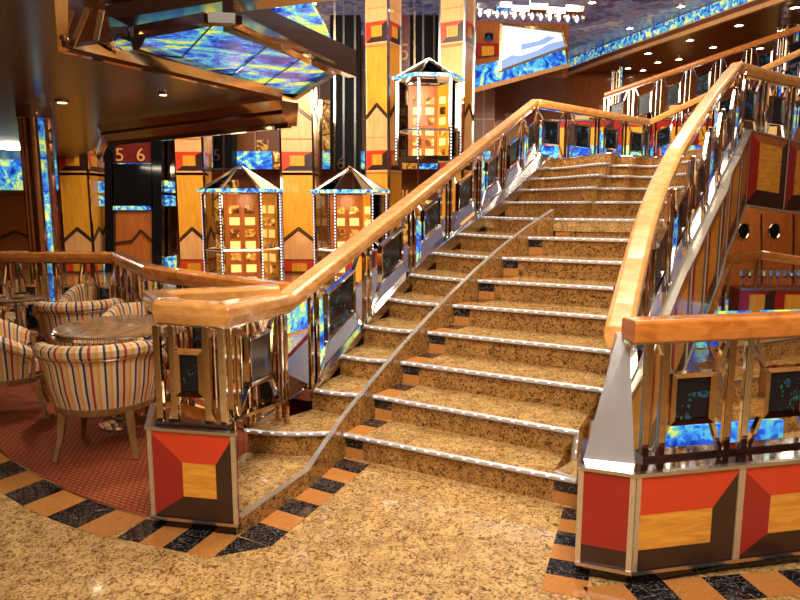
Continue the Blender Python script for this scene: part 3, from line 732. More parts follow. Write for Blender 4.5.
# black door with mirrored leaf, its plaque, mirror strips beside it
dr = tag(empty('elevator_door', at(134, 270, 15.2)), 'black-framed door with russet chevron panel and a 5 6 plaque above', 'door')
for pts in ([(105, 275), (114, 275), (113, 120), (104, 120)], [(152, 275), (162, 275), (161, 110), (151, 110)], [(112, 208), (153, 208), (152, 164), (112, 164)]):
    panel('frame', None, None, pts, 15.2, .2, BLACK, parent=dr)
panel('leaf', None, None, [(112, 275), (153, 275), (153, 207), (112, 207)], 15.32, .06, BROWNW, parent=dr)
m = MB()
for s in ((112, 243, 132, 241), (132, 241, 141, 230), (141, 230, 152, 241)):
    m.bar(at(s[0], s[1], 15.25), at(s[2], s[3], 15.25), .03, .04)
m.build('chevron_inlay', DARKB, dr)
pl_ = panel('plaque', None, None, [(113, 163), (151, 163), (150, 118), (112, 118)], 15.3, .06, REDBR, parent=dr)
def text(body, loc, size, mt, parent=None, rz=0):
    c = bpy.data.curves.new('numeral', 'FONT'); c.body = body; c.size = size; c.extrude = .012; c.align_x = 'CENTER'
    tmp = bpy.data.objects.new('numeral_curve', c); COL.objects.link(tmp)
    me = bpy.data.meshes.new_from_object(tmp.evaluated_get(bpy.context.evaluated_depsgraph_get()))
    bpy.data.objects.remove(tmp); me.materials.clear(); me.materials.append(mt)
    for p in me.polygons: p.material_index = 0
    o = bpy.data.objects.new('numeral', me); COL.objects.link(o)
    off = Vector((0, 0, 0)); q = parent
    while q is not None: off += q.location; q = q.parent
    o.parent = parent; o.location = Vector(loc)-off; o.rotation_euler = (math.pi/2, 0, rz); return o
text('5', at(120, 161, 15.22), .42, PALEW, dr); text('6', at(141, 161, 15.22), .42, PALEW, dr)
panel('mosaic_strip', None, None, [(113, 210), (150, 210), (150, 206), (113, 206)], 15.18, .04, MOSF, parent=dr)
for (a, b, t_) in ((90, 105, 'beside the far left golden column'), (162, 177, 'between the black door and a golden column'), (206, 212, 'just left of the left glass elevator'), (315, 322, 'right of the middle golden column')):
    g = tag(empty('mirror_strip', at((a+b)/2, 272, 15.5)), 'tall bronze mirror strip ' + t_, 'mirror')
    panel('mirror', None, None, [(a, 275), (b, 275), (b, 100 if a > 100 else 158), (a, 100 if a > 100 else 158)], 15.5, .08, BRON, parent=g)
    if b-a > 10:
        panel('mosaic_strip', None, None, [(a+1, 192), (b-1, 193), (b-1, 182), (a+1, 180)], 15.45, .04, MOSF, parent=g)
        panel('mosaic_strip', None, None, [(a+1, 206), (b-1, 206), (b-1, 196), (a+1, 195)], 15.45, .04, MOSF, parent=g)
        panel('mosaic_strip', None, None, [(a+1, 273), (b-1, 273), (b-1, 255), (a+1, 258)], 15.45, .04, MOSF, parent=g)
# far left lounge wall
g = tag(empty('lounge_wall', at(0, 275, 16)), 'far left russet wall with cobalt mosaic frieze and zigzag inlay', 'wall panel')
panel('veneer', None, None, [(-160, 285), (62, 285), (62, 150), (-160, 150)], 16, .1, BROWNW, parent=g)
panel('mosaic_frieze', None, None, [(-160, 190), (60, 190), (60, 160), (-160, 158)], 15.9, .08, MOSD, parent=g)
m = MB()
for i in range(-6, 2):
    x_ = i*31; m.bar(at(x_, 238, 15.85), at(x_+15, 231, 15.85), .04, .05); m.bar(at(x_+15, 231, 15.85), at(x_+31, 238, 15.85), .04, .05)
m.build('zigzag_inlay', DARKB, g)
panel('frieze_trim', None, None, [(-160, 196), (60, 196), (60, 191), (-160, 191)], 15.85, .06, BRASS, parent=g)
# black lift shafts
for (a, b, t0, t1, D, lb_) in ((330, 360, -20, 172, 16.5, 'tall black lift shaft left of the two-faced golden column'), (410, 439, -10, 72, 16.5, 'black lift shaft left of the column with the hanging elevator'), (185, 232, 115, 168, 16.8, 'black lift shaft above the left glass elevator')):
    g = tag(empty('lift_shaft', at((a+b)/2, t1, D)), lb_, 'lift shaft')
    panel('casing', None, None, [(a, t1), (b, t1), (b, t0), (a, t0)], D, .5, SHAFT, parent=g)
    for k in (.12, .42, .8):
        x_ = a+(b-a)*k; panel('guide_rail', None, None, [(x_, t1), (x_+2, t1), (x_+2, t0), (x_, t0)], D-.1, .06, BRON if k < .2 else DARKB, parent=g)
    if a == 410: panel('side_surround', None, None, [(397, t1), (411, t1), (411, t0), (397, t0)], D, .3, REDBR, parent=g); text('5', at(404, 60, D-.02), .55, PALEW, g)
    if a == 330: text('6', at(341, 169, D-.17), .42, CHR, g)
    if a == 185: text('5', at(217, 161, D-.17), .42, CHR, g)
# glass elevators
def elevator(px, D, zb_, ze, za, r, label):
    c = at(px, 200, D); root = tag(empty('glass_elevator', (c.x, D, zb_)), label, 'elevator')
    V = [Vector((c.x+r*math.cos(R(60*k+10)), D+r*.8*math.sin(R(60*k+10)), 0)) for k in range(6)]
    for k in range(6):
        a, b = V[k], V[(k+1) % 6]; u = Vector((0, 0, 1))
        if (a.y+b.y)/2 < D+.2:
            m = MB(); m.slab([a+u*zb_, b+u*zb_, b+u*ze, a+u*ze], .015); m.build('glass_pane', GLS, root)
        else:
            m = MB(); m.slab([a+u*zb_, b+u*zb_, b+u*ze, a+u*ze], .03)
            bp = m.build('back_panel', BROWNW if k % 2 else GOLDW, root)
            for j in range(6):
              for (t0_, t1_) in ((.12, .42), (.58, .88)):
                z_ = zb_+.15+(ze-zb_-.3)*j/6; q = [a.lerp(b, t0_), a.lerp(b, t1_)]; cc = Vector((c.x, D, 0)); q = [p.lerp(cc, .06) for p in q]
                m = MB(); m.prism([q[0]+u*z_, q[1]+u*z_, q[1].lerp(cc, .03)+u*z_, q[0].lerp(cc, .03)+u*z_], [p+u*(z_+(ze-zb_)/11) for p in [q[0], q[1], q[1].lerp(cc, .03), q[0].lerp(cc, .03)]]); m.build('lit_square', WARM if (j+k) % 2 else SHOP, bp)
        m = MB(); m.bar(a+u*zb_, a+u*ze, .045); po = m.build('post', CHR, root)
        m = MB(); n_ = int((ze-zb_)/.06); p = a + (a-Vector((c.x, D, 0))).normalized()*.03
        pts = [p+u*(zb_+(ze-zb_)*i/(n_*2)) for i in range(n_*2+1)]
        m.tube(pts, .010, 6)
        for i in range(n_*2):
            if i % 2:
                for j in range(6): m.m[i*6+j] = 1
        m.build('led_string', [BLACK, LED], po)
        ap = Vector((c.x, D, za)); e = 1.12
        ea, eb = Vector((c.x, D, 0)).lerp(a, e)+u*(ze+.06), Vector((c.x, D, 0)).lerp(b, e)+u*(ze+.06)
        m = MB(); m.slab([ea, eb, ap], .012); m.build('roof_pane', FROST if k in (2, 5, 0) else GLS, root)
        m = MB(); m.bar(ea, ap, .02); m.build('roof_bar', CHR, root)
        m = MB(); m.bar(ea, eb, .06, .06); m.build('eaves', MOSF if k in (3, 4, 5) else CHR, root)
    pl = bpy.data.lights.new('cabin_light', 'POINT'); pl.energy = 5; pl.color = (1, .8, .5); pl.shadow_soft_size = .15; po = bpy.data.objects.new('cabin_light', pl); COL.objects.link(po); po.location = (c.x, D, ze-.15)
    m = MB(); m.prism([v*1+Vector((0, 0, zb_)) for v in V], [v+Vector((0, 0, zb_+.1)) for v in V]); m.build('cabin_floor', CHR, root)
    m = MB(); m.tube([V[k]+Vector((0, 0, zb_+(ze-zb_)*.38)) for k in (2, 3, 4, 5, 0)], .025, 6); m.build('hand_bar', CHR, root)
    return root
elevator(241, 13.2, 0.02, 1.80, 2.38, .74, 'left glass elevator with pyramid roof and bead lights')
elevator(350, 13.2, 0.02, 1.78, 2.34, .70, 'lower glass elevator behind the rail, between golden columns')
elevator(428, 13.2, 2.42, 3.95, 4.4, .62, 'glass elevator hanging higher up beside the rightmost golden column')

# mezzanine and shops in the background
m = MB(); m.box(-9, 17.4, 2.5, 2.4, 21, 2.75); tag(m.build('mezzanine_slab', BRON), 'bronze-edged mezzanine deck behind the golden columns', 'balcony deck')
g = tag(empty('mezzanine_parapet', (-9, 17.3, 2.5)), 'row of cobalt mosaic and warm lit panels along the mezzanine', 'parapet')
for i in range(12):
    x_ = -9 + i*.95; m = MB(); m.box(x_, 17.3, 2.5, x_+.9, 17.38, 2.95); m.build('mosaic_panel', MOSD if i % 3 else SHOP, g)
m = MB(); m.box(-11, 18.4, 0, 2.6, 18.6, 6.1); tag(m.build('shop_partition', FARW), 'panelled shop partition behind the glass elevators', 'wall panel')
for i, (px, y0, y1, w_, mt) in enumerate(((208, 141, 160, 10, WARM), (262, 140, 168, 10, SHOP), (222, 180, 262, 30, SHOP), (240, 116, 128, 44, MOSD), (300, 118, 130, 22, SHOP), (385, 190, 262, 46, SHOP), (420, 60, 75, 8, WARM), (325, 100, 160, 12, SHOP), (196, 180, 262, 10, SHOP), (440, 200, 262, 50, SHOP), (322, 20, 60, 14, SHOP))):
    tag(panel('shop_display', None, None, [(px-w_/2, y1), (px+w_/2, y1), (px+w_/2, y0), (px-w_/2, y0)], 18.2, .19, mt), ['yellow lit display upper left of the left elevator', 'yellow lit display beside the middle golden column', 'tall glittering display seen through the left elevator', 'blue lit frieze under the ceiling point', 'narrow lit display left of the black shaft', 'broad glittering display right of the lower elevators', 'small lit display by the upper black shaft', 'tall lit display left of the black shaft', 'slim lit display behind the second golden column', 'broad glittering display behind the climbing rail', 'glittering display high up by the black shaft'][i], 'display', 'background displays')
# inlaid wall seen through the left balustrade
inlaid_wall('inlaid_parapet', 'low red and gold parapet in front of the glass elevators', 'parapet', (-1.0, 11.8), (2.3, 11.8), .0, .75, 6)
# art glass low wall left of the stair, reflecting in the balusters
for i, (x0, y0, x1, y1) in enumerate(((-1.5, 7.6, -.9, 8.6), (-.8, 8.8, -.1, 9.8), (.0, 10.0, .9, 11.2))):
    m = MB(); m.slab([(x0, y0, .03), (x1, y1, .03), (x1, y1, .36), (x0, y0, .36)], .06)
    tag(m.build('art_glass_screen', MOS), ['nearest', 'middle', 'farthest'][i] + ' of three blue and green lit glass screens left of the stairs', 'screen', 'glass screens')

# ------------------------------------------------------------------ deck edge above the lounge
def flat(name, pts, z, th, mt, parent=None):
    q = [atz(x_, y_, z) for x_, y_ in pts]; m = MB(); m.prism(q, [p+Vector((0, 0, th)) for p in q]); return m.build(name, mt, parent)
g = tag(empty('glass_soffit', tuple(atz(294, 97, 2.92))), 'large backlit blue and green glass soffit above the lounge ceiling edge', 'soffit')
flat('art_glass', [(133, 44), (294, 97), (334, 70), (236, 20), (209, 19), (139, 32)], 2.92, .04, MOS, g)
sp = [(133, 44), (294, 97), (334, 70), (236, 20), (209, 19), (139, 32)]
for i, (a, b) in enumerate(zip(sp, sp[1:]+sp[:1])):
    m = MB(); m.bar(atz(*a, 2.90), atz(*b, 2.90), .07 if i in (1, 0) else .10, .07); m.build('frame', [BRON, DARKB][i % 2], g)
for (u, v) in (((180, 59), (213, 24)), ((231, 76), (270, 44)), ((262, 86), (302, 58))):
    m = MB(); m.bar(atz(*u, 2.91), atz(*v, 2.91), .012, .012); m.build('glazing_bar', BLACK, g)
m = MB(); m.bar(atz(228, 12, 3.0), atz(352, 64, 3.0), .10, .26); 
tag(m.build('soffit_beam', DARKB), 'dark brown beam slanting past the right end of the glass soffit', 'beam')
m = MB(); m.bar(atz(229, 18, 2.92), atz(350, 71, 2.92), .05, .03); tag(m.build('beam_trim', BRASS), 'thin gold strip under the slanting dark beam', 'trim')
g = tag(empty('glass_soffit', tuple(atz(334, 46, 3.5))), 'small triangular backlit glass soffit above the dark slanting beam', 'soffit')
flat('art_glass', [(270, 14), (333, 47), (326, 30), (312, 6)], 3.3, .04, MOS, g)
hp_ = atz(315, 9, 3.3); m = MB(); m.bar((hp_.x, hp_.y, 3.33), (hp_.x, hp_.y, 6.09), .03); m.build('hanger_rod', BRON, g)
m = MB(); cr_ = [atz(112, 27, 3.05), atz(170, 19, 3.05), atz(240, 8, 3.05), atz(420, -14, 3.05)]
m.sweep(cr_, [(-.02, -.02), (.10, .03), (.12, .13), (-.02, .16)]); m.sweep([p+Vector((0, 0, .19)) for p in cr_], [(-.03, -.02), (.16, -.02), (.20, .10), (-.03, .10)])
tag(m.build('bronze_cornice', BRONS), 'bronze mirrored cornice running along the top left above the glass soffit', 'cornice')
# bronze mirrored corner facets above the ceiling tip
g = tag(empty('mirrored_corner', tuple(A)), 'faceted bronze mirror corner at the tip of the dark ceiling, upper left', 'corner panel')
n1 = A.lerp(E0, .12)
for k, (p, q, mt) in enumerate(((at(66, 47, 4.18), at(112, 40, 4.5), BRON), (at(112, 40, 4.5), at(116, 60, 5.0), BLACK), (at(112, 46, 4.62), at(134, 56, 5.2), BRON))):
    m = MB(); hh = .26 if k < 2 else .2; m.slab([p, q, q+Vector((.0, -.08, hh)), p+Vector((-.02, -.05, hh))], .03); m.build('mirror_facet', mt, g)
    m = MB(); m.bar(p, q, .02, .02); m.build('facet_trim', CHR, g)
for (p, q) in (((62, 40), (72, 10)), ((72, 46), (88, 8)), ((96, 40), (102, 10))):
    m = MB(); m.bar(at(*p, 4.1), at(*q, 4.1), .015, .03); m.build('glazing_bar', BRASS, g)
# ------------------------------------------------------------------ upper right deck
ZS = 5.7
F = [atz(475, 92, ZS), atz(511, 93, ZS), atz(600, 60, ZS), atz(762, 3, ZS)]; F.append(F[3]+(F[3]-F[2])*1.1)
m = MB(); poly = [Vector((F[0].x-.2, 27, ZS))]+F+[Vector((14, F[-1].y, ZS)), Vector((14, 27, ZS))]; m.prism(poly, [p+Vector((0, 0, .1)) for p in poly]); struct(m.build('ceiling', SOFM))
g = tag(empty('deck_fascia', tuple(F[2])), 'deck edge at upper right with cream band under a blue mosaic strip', 'fascia')
m = MB(); m.sweep(F[1:], [(-.02, -.10), (-.13, -.10), (-.13, .13), (-.02, .13)]); m.build('cream_band', LIGHTW, g)
m = MB(); m.sweep(F[1:], [(-.01, .14), (-.06, .14), (-.06, .37), (-.01, .37)]); m.build('mosaic_strip', MOSF, g)
g = tag(empty('art_bulkhead', tuple(at(520, 90, 16))), 'bulkhead with white wave picture over a blue mosaic band, top centre', 'bulkhead')
panel('mosaic_band', None, None, [(473, 89, 15.6), (567, 64, 16.7), (565, 50, 16.7), (473, 66, 15.6)], 16, .3, MOSD, parent=g)
panel('lower_trim', None, None, [(473, 93, 15.5), (570, 67, 16.7), (570, 63, 16.7), (473, 88, 15.5)], 16, .35, LIGHTW, parent=g)
b0_, b1_ = at(473, 60, 16.9), at(567, 60, 17.4)
m = MB(); m.prism([(b0_.x, 16.9, 4.8), (b1_.x, 17.3, 4.8), (b1_.x, 17.5, 4.8), (b0_.x, 17.1, 4.8)], [(b0_.x, 16.9, 6.09), (b1_.x, 17.3, 6.09), (b1_.x, 17.5, 6.09), (b0_.x, 17.1, 6.09)]); m.build('hanger', BROWNW, g)
pic = panel('white_panel', None, None, [(500, 71, 15.8), (566, 47, 16.6), (562, 32, 16.6), (501, 24, 15.8)], 16, .2, WHITEL, parent=g)
for pts, mt in (([(500, 71), (566, 47), (564, 40), (548, 44), (538, 50), (520, 56), (512, 55), (500, 62)], BLUEL), ([(521, 50), (545, 44), (556, 37), (548, 36), (538, 41), (522, 44)], BLUEL)):
    panel('blue_wave', None, None, [(x_, y_, 15.72+(x_-500)/66*.8) for x_, y_ in pts], 16, .03, mt, parent=pic)
m = MB()
for a, b in (((500, 71, 15.7), (566, 47, 16.5)), ((566, 47, 16.5), (562, 32, 16.5)), ((562, 32, 16.5), (501, 24, 15.7)), ((501, 24, 15.7), (500, 71, 15.7))): m.bar(at(*a), at(*b), .06)
m.build('picture_frame', BRASS, pic)
sw = panel('side_wall', None, None, [(474, 66, 15.5), (500, 60, 15.7), (500, 25, 15.7), (474, 22, 15.5)], 16, .1, BROWNW, parent=g)
panel('red_panel', None, None, [(477, 57, 15.4), (499, 55, 15.6), (499, 43, 15.6), (477, 43, 15.4)], 16, .04, RED2, parent=sw)
panel('gold_square', None, None, [(482, 56, 15.35), (494, 55, 15.5), (494, 46, 15.5), (482, 46, 15.35)], 16, .04, GOLDW, parent=sw)
panel('small_screen', None, None, [(486, 40, 15.4), (493, 40, 15.5), (493, 33, 15.5), (486, 33, 15.4)], 16, .04, DGLASS, parent=sw)
# downlights in the ceilings
def downlight(px, py, z, r=.05, label=None):
    c = atz(px, py, z); root = tag(empty('ceiling_downlight', (c.x, c.y, z)), label, 'ceiling light', 'small round downlights')
    m = MB(); m.lathe([(r*1.5, 0), (r*1.5, -.015), (r*1.05, -.02), (r*1.0, -.004)], 14, (c.x, c.y, z)); m.build('trim_ring', BRASS, root)
    m = MB(); m.lathe([(r, -.003), (r, -.014), (r*.5, -.022)], 12, (c.x, c.y, z)); m.build('lamp', BULB, root)
for i, (px, py) in enumerate(sorted(((490, 96), (478, 111), (552, 83), (518, 99), (542, 92), (498, 105), (486, 118), (648, 53), (690, 40), (713, 47), (679, 59), (643, 70), (658, 62), (628, 68), (739, 25), (795, 7), (604, 78), (580, 88), (570, 96), (760, 48)))):
    downlight(px, py, ZS-.001, .085, 'small round downlight in the brown soffit at upper right, ' + ORD[i] + ' of twenty from the left')
downlight(62, 101, ZC-.001, .045, 'bright downlight in the dark ceiling right of the mirrored column')
downlight(163, 93, ZC-.001, .03, 'small downlight near the tip of the dark ceiling')
for p_, y_, w_ in ((447, 1, 'leftmost'), (592, 2, 'second from the left'), (630, 28, 'lowest'), (681, 6, 'rightmost')): downlight(p_, y_, 6.099, .08, 'small downlight in the night-sky glass ceiling, ' + w_ + ' of four')
m = MB(); c = atz(12, 146, ZC); m.box(c.x-.35, c.y-.5, ZC-.03, c.x+.3, c.y+.5, ZC-.002)
tag(m.build('ceiling_light_box', BULB), 'bright white rectangular light at the left end of the dark ceiling', 'ceiling light')
# crystal chandelier
g = tag(empty('crystal_chandelier', tuple(at(530, 10, 13))), 'long silver crystal chandelier hanging under the glass ceiling at top centre', 'chandelier')
c0, c1 = at(478, 8, 13), at(584, 14, 12.5)
for i in range(6):
    a = c0.lerp(c1, i/6); b = c0.lerp(c1, (i+1)/6); m = MB(); m.bar(a+Vector((0, 0, .05*(i % 2))), b+Vector((0, 0, .05*(i % 2))), .30, .10)
    tr_ = m.build('tray', CHR, g)
    for j in range(4):
        p = a.lerp(b, (j+.5)/4); m = MB(); m.lathe([(.005, -.13), (.035, -.09), (.04, -.05), (.01, 0)], 6, p+Vector((0, -.1*(j % 2), -.03))); m.build('crystal', SATIN if j % 2 else LED, tr_)
m = MB(); m.tube([c0.lerp(c1, .5), Vector((*c0.lerp(c1, .5).xy, 6.09))], .03, 8); m.build('stem', CHR, g)
# round mirrored columns
def mirror_column(px, D, z0, z1, r, label, fins=10):
    c = at(px, 200, D); root = tag(empty('mirrored_column', (c.x, D, z0)), label, 'column')
    m = MB(); m.lathe([(r*.86, z0), (r*.86, z1)], 20, (c.x, D, 0)); m.build('core', BRON, root, smooth=True)
    for k in range(fins):
        a = 2*math.pi*k/fins; p = Vector((c.x+r*.88*math.cos(a), D+r*.88*math.sin(a), 0)); m = MB()
        m.tube([p+Vector((0, 0, z0)), p+Vector((0, 0, z1))], r*.2, 8); m.build('fluting', MOSF if k == 9 else [CHR, BRON, BRON, BRASS, BRON][k % 5], root, smooth=True)  # one glowing mosaic flute imitates the blue reflections on the mirror
    for z_ in (z0, z1-.12):
        m = MB(); m.lathe([(r*1.15, z_), (r*1.15, z_+.12)], 20, (c.x, D, 0)); m.build('collar', CHR, root)
mirror_column(41, 7.0, 0.005, 2.598, .145, 'round column of bronze mirror fluting rising beside the lounge chairs')
mirror_column(774, 15.5, 3.4, 5.69, .2, 'glittering silver column under the soffit at far upper right')
mirror_column(611, 20, 3.5, 5.69, .15, 'small distant silver column under the soffit')
mirror_column(592, 22, 3.2, 5.69, .22, 'distant orange-lit column behind the rail peak', 6)
# far wall behind the upper landing
g = tag(empty('upper_lobby', (3, 21, 2.2)), 'warm lit shops beyond the upper landing', 'shop front')
m = MB(); m.box(1.5, 21.5, 0, 13.5, 21.7, ZS); m.build('wall', BROWNW, g)
for i in range(14):
    x_ = 2.6+i*.75; m = MB(); m.box(x_, 21.3, 3.3, x_+.42, 21.45, 4.2+.25*(i % 3)); m.build('window', [WARM, LIGHTW, RED2, BRON][i % 4], g)
for i in range(6):
    m = MB(); m.slab([(2.3+i*.9, 12.75-.02*i, ZT+.01), (3.05+i*.9, 12.75-.02*i, ZT+.01), (3.05+i*.9, 12.75-.02*i, ZT+.42), (2.3+i*.9, 12.75-.02*i, ZT+.42)], .04)
    tag(m.build('art_glass_screen', MOS), ['first', 'second', 'third', 'fourth', 'fifth', 'sixth'][i] + ' blue and green lit screen from the left behind the upper landing balusters', 'screen', 'landing glass screens')

# ------------------------------------------------------------------ below the landing at the right
g = tag(empty('porthole_wall', (4.6, 9.9, 0)), 'russet wall with two dark oval portholes under the landing', 'wall panel')
m = MB(); m.box(3.2, 9.9, 0, 9, 10.0, ZT-.2); m.build('veneer', BROWNW, g)
for px in (744, 775):
    c = at(px, 231, 9.85); m = MB(); n_ = 20
    ring = [Vector((c.x+.085*math.cos(2*math.pi*k/n_), 9.86, c.z+.12*math.sin(2*math.pi*k/n_))) for k in range(n_)]
    m.prism([p+Vector((0, .04, 0)) for p in ring], ring); ph = m.build('porthole', BLACK, g)
    m = MB(); m.tube(ring, .01, 6, closed=True); m.build('porthole_ring', BRASS, ph)
for px in (762, 794):
    panel('joint_strip', None, None, [(px-.6, 290), (px+.6, 290), (px+.6, 214), (px-.6, 214)], 9.86, .02, DARKB, parent=g)
bw = inlaid_wall('bar_counter', 'small red counter with gold squares below the portholes', 'bar counter', (at(739, 300, 8).x, 8), (at(739, 300, 8).x+2.6, 7.9), .0, at(739, 289, 8).z, 6, th=.5, ins=(.28, .3, .28, .12))
for i in range(9):
    px = 744+i*7; c = at(px, 288, 8.15); zt = at(739, 289, 8).z+.016; m = MB(); m.lathe([(.03, zt), (.03, zt+.01), (.006, zt+.02), (.006, zt+.09), (.035, zt+.13), (.04, zt+.2)], 10, (c.x, 8.2, 0))
    tag(m.build('stem_glass', CHR if i % 2 else SATIN), ORD[i] + ' from the left of the silver glasses on the small counter under the portholes', 'glass', 'glasses on the small counter')
hr = [at(703, 325, 6.6), at(712, 296, 6.9), at(722, 268, 7.3), at(730, 255, 7.6), at(758, 250, 8.0), at(812, 258, 8.0)]
m = MB(); m.sweep(hr, RAILP); hro = tag(empty('lower_stair_rail', tuple(hr[0])), 'curving russet handrail under the landing in front of the portholes', 'handrail')
m.build('handrail', RAILW, hro)
for i in range(1, 6):
    m = MB(); m.bar(Vector((hr[i].x, hr[i].y, max(.03, hr[i].z-1.0))), hr[i]-Vector((0, 0, .07)), .03); m.build('post', CHR, hro)
# small flight and green strip imitating reflections, and lit glass, behind the right balustrade
g = tag(empty('reflected_steps', (2.6, 5.0, 0)), 'low granite steps with lit nosings imitating a mirror reflection, seen through the right balustrade', 'steps')  # solid steps built in place of a mirror reflection of the stairs
for k in range(3):
    a, b = (2.25+.12*k, 4.2+.40*k), (4.6, 5.2+.42*k)
    q = [Vector((*a, 0)), Vector((*b, 0)), Vector((b[0], b[1]+1.6-.4*k, 0)), Vector((a[0]+.45, a[1]+1.6-.4*k, 0))]
    m = MB(); m.prism([p+Vector((0, 0, .155*k)) for p in q], [p+Vector((0, 0, .155*(k+1))) for p in q]); so = m.build('step', GRI, g)
    m = MB(); m.tube([q[0]+Vector((0, 0, .155*(k+1)-.01)), q[1]+Vector((0, 0, .155*(k+1)-.01))], .012, 8); m.build('nosing', SATIN, so)
for i in range(3):
    m = MB(); x0 = 2.35+i*.85; m.slab([(x0, 6.95+.1*i, .02), (x0+.7, 7.02+.1*i, .02), (x0+.7, 7.02+.1*i, .42), (x0, 6.95+.1*i, .42)], .05)
    tag(m.build('art_glass_screen', MOS), ['left', 'middle', 'right'][i] + ' blue lit glass screen beyond the right newel balustrade', 'screen', 'low glass screens at right')
m = MB(); m.slab([(1.34, 3.10, .03), (2.0, 3.22, .03), (2.0, 3.26, .485), (1.34, 3.14, .485)], .04)  # glowing strip added to imitate the mosaic reflection on the pedestal sill
tag(m.build('green_reflection_strip', MOS), 'green and blue glowing strip imitating a mosaic reflection behind the right red pedestal', 'reflection strip')

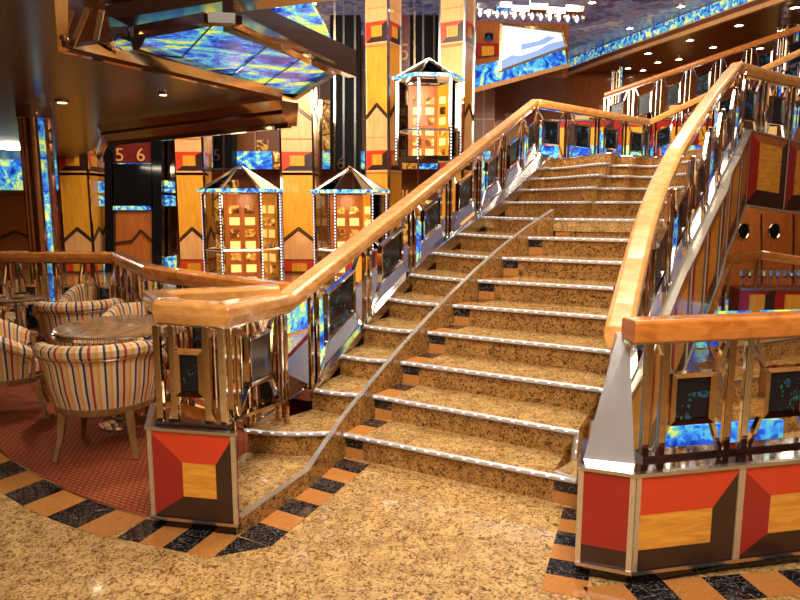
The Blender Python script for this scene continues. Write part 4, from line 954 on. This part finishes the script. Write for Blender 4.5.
# ------------------------------------------------------------------ lounge furniture
def shell_section(t, n):
    """(r, z) section of the barrel at parameter t in -1..1 (0 = back)"""
    dip = .17*max(0, abs(t)-.55)/.45
    zt = .745-dip
    return [(.285, .34), (.315, .46), (.335, zt-.12), (.352, zt-.085), (.372, zt-.06), (.374, zt-.025), (.355, zt), (.318, zt+.006), (.288, zt-.018), (.275, zt-.06), (.262, .52), (.25, .42)]
def barrel_chair(name, label):
    root = tag(empty(name, (0, 0, 0)), label, 'chair')
    K = 34; m = MB(); secs = []
    for k in range(K+1):
        t = -1+2*k/K; a = -math.pi/2 + t*R(118); rs = 1.0
        secs.append((a, [Vector((r*1.06*math.cos(a), r*.98*math.sin(a), z)) for r, z in shell_section(t, 0)]))
    ns_ = len(secs[0][1]); SC_ = 26/ (2*R(118))
    for k in range(K):
        a0, s0 = secs[k]; a1, s1 = secs[k+1]
        for j in range(ns_-1):
            u0, u1 = (a0+10)*SC_*.30, (a1+10)*SC_*.30
            m.face([s0[j], s1[j], s1[j+1], s0[j+1]], 0, [(u0, j/ns_), (u1, j/ns_), (u1, (j+1)/ns_), (u0, (j+1)/ns_)])
    for s_ in (secs[0][1], secs[-1][1]): m.face(s_, 0, [(v.z*2, v.x) for v in s_])
    sh = m.build('backrest', STR, root, smooth=True)
    m = MB()
    for k in range(K):
        pass
    m.tube([Vector((.352*1.06*math.cos(a), .352*.98*math.sin(a), s[3].z)) for a, s in secs], .006, 6); m.build('piping', TABW, sh, smooth=True)
    # seat cushion
    m = MB(); ring = [(.265*math.cos(2*math.pi*k/24)*1.02, .265*math.sin(2*math.pi*k/24)*1.0+.03) for k in range(24)]
    lv = [(.92, .345), (1.0, .37), (1.0, .45), (.93, .475), (.0, .485)]
    for j in range(4):
        for k in range(24):
            l = (k+1) % 24; (s0, z0), (s1, z1) = lv[j], lv[j+1]
            p = [Vector((ring[k][0]*s0, ring[k][1]*s0, z0)), Vector((ring[l][0]*s0, ring[l][1]*s0, z0)), Vector((ring[l][0]*s1, ring[l][1]*s1, z1)), Vector((ring[k][0]*s1, ring[k][1]*s1, z1))]
            m.face(p, 0, [(v.x*6, v.y) for v in p])
    m.build('seat_cushion', STR, root, smooth=True)
    m = MB(); n_ = 28
    o_ = [(.292*1.06*math.cos(2*math.pi*k/n_), .292*.98*math.sin(2*math.pi*k/n_)) for k in range(n_)]
    m.prism([Vector((x_*.96, y_*.96, .295)) for x_, y_ in o_], [Vector((x_, y_, .342)) for x_, y_ in o_]); m.build('seat_frame', CHAIRW, root, bevel=.005)
    for sx_, sy_ in ((-1, -1), (1, -1), (1, 1), (-1, 1)):
        m = MB(); top = Vector((sx_*.20, sy_*.18, .305)); mid = Vector((sx_*.215, sy_*.195, .15)); bot = Vector((sx_*.245, sy_*.235, .005))
        m.sweep([top, top+Vector((0, 0, -.001))], [(-.01, 0), (.01, 0), (.01, .001), (-.01, .001)]) if False else None
        for a, b, wa, wb in ((top, mid, .046, .036), (mid, bot, .036, .026)):
            f_ = lambda c_, w_: [c_+Vector((-w_/2, -w_/2, 0)), c_+Vector((w_/2, -w_/2, 0)), c_+Vector((w_/2, w_/2, 0)), c_+Vector((-w_/2, w_/2, 0))]
            m.prism(f_(b, wb), f_(a, wa))
        m.build('leg', CHAIRW, root, bevel=.004)
    for s_ in (0, -1):
        a, sec = secs[s_]; p = Vector((sec[4].x*.86, sec[4].y*.86, 0)); dr_ = Vector((-math.sin(a), math.cos(a), 0))*(1 if s_ == -1 else -1)
        m = MB(); m.tube([p+dr_*.012+Vector((0, 0, .34)), p+dr_*.03+Vector((0, 0, .45)), p+dr_*.015+Vector((0, 0, .52)), p+dr_*.03+Vector((0, 0, .58))], [.018, .016, .02, .028], 10); m.build('arm_front', CHAIRW, root, smooth=True)
    return root
ch0 = barrel_chair('barrel_chair', 'striped barrel chair in front, seen from behind, tucked to the round table')
ch0.location = (-1.93, 4.12, 0.005); ch0.rotation_euler.z = R(6); ch0['group'] = 'striped lounge chairs'
for loc, rz, lb_ in (((-2.95, 4.78, .005), -62, 'striped barrel chair at the left edge of the photo, facing the round table'),
                     ((-2.12, 5.30, .005), 172, 'striped barrel chair on the far side of the round table'),
                     ((-2.92, 5.88, .005), 20, 'striped barrel chair in the back row, right of the mirrored column'),
                     ((-3.12, 6.66, .005), 175, 'striped barrel chair in the back row nearest the rail'),
                     ((-4.12, 6.45, .005), -70, 'striped barrel chair in the back row at the left edge')):
    c = copy_tree(ch0); c.location = loc; c.rotation_euler.z = R(rz); c['label'] = lb_
def round_table(loc, r, label):
    x_, y_ = loc; root = tag(empty('round_table', (x_, y_, .005)), label, 'table', 'lounge tables')
    m = MB(); m.lathe([(r*.94, .70), (r*.985, .713), (r*.985, .737), (r*.95, .741), (.001, .741)], 40, (x_, y_, 0)); m.build('tabletop', TABW, root, smooth=True)
    m = MB(); m.lathe([(r*.99, .693), (r*1.02, .70), (r*1.02, .722), (r*.99, .727)], 40, (x_, y_, 0)); m.build('edge_band', CHR, root, smooth=True)
    m = MB(); m.tube([Vector((x_, y_, .03)), Vector((x_, y_, .70))], .035, 12); m.build('pedestal', CHR, root, smooth=True)
    m = MB(); m.lathe([(.20, .005), (.20, .02), (.05, .04)], 24, (x_, y_, 0)); m.build('foot', CHR, root, smooth=True)
round_table((-2.0, 4.60), .45, 'round walnut table with chrome edge among the striped chairs')
round_table((-3.53, 5.95), .22, 'small round table in the back row between striped chairs')
m = MB(); m.lathe([(.05, .747), (.075, .755), (.08, .785), (.072, .787), (.05, .755)], 20, (-3.50, 5.92, 0)); tag(m.build('ash_bowl', CHR), 'small silver bowl on the back-row table', 'bowl')
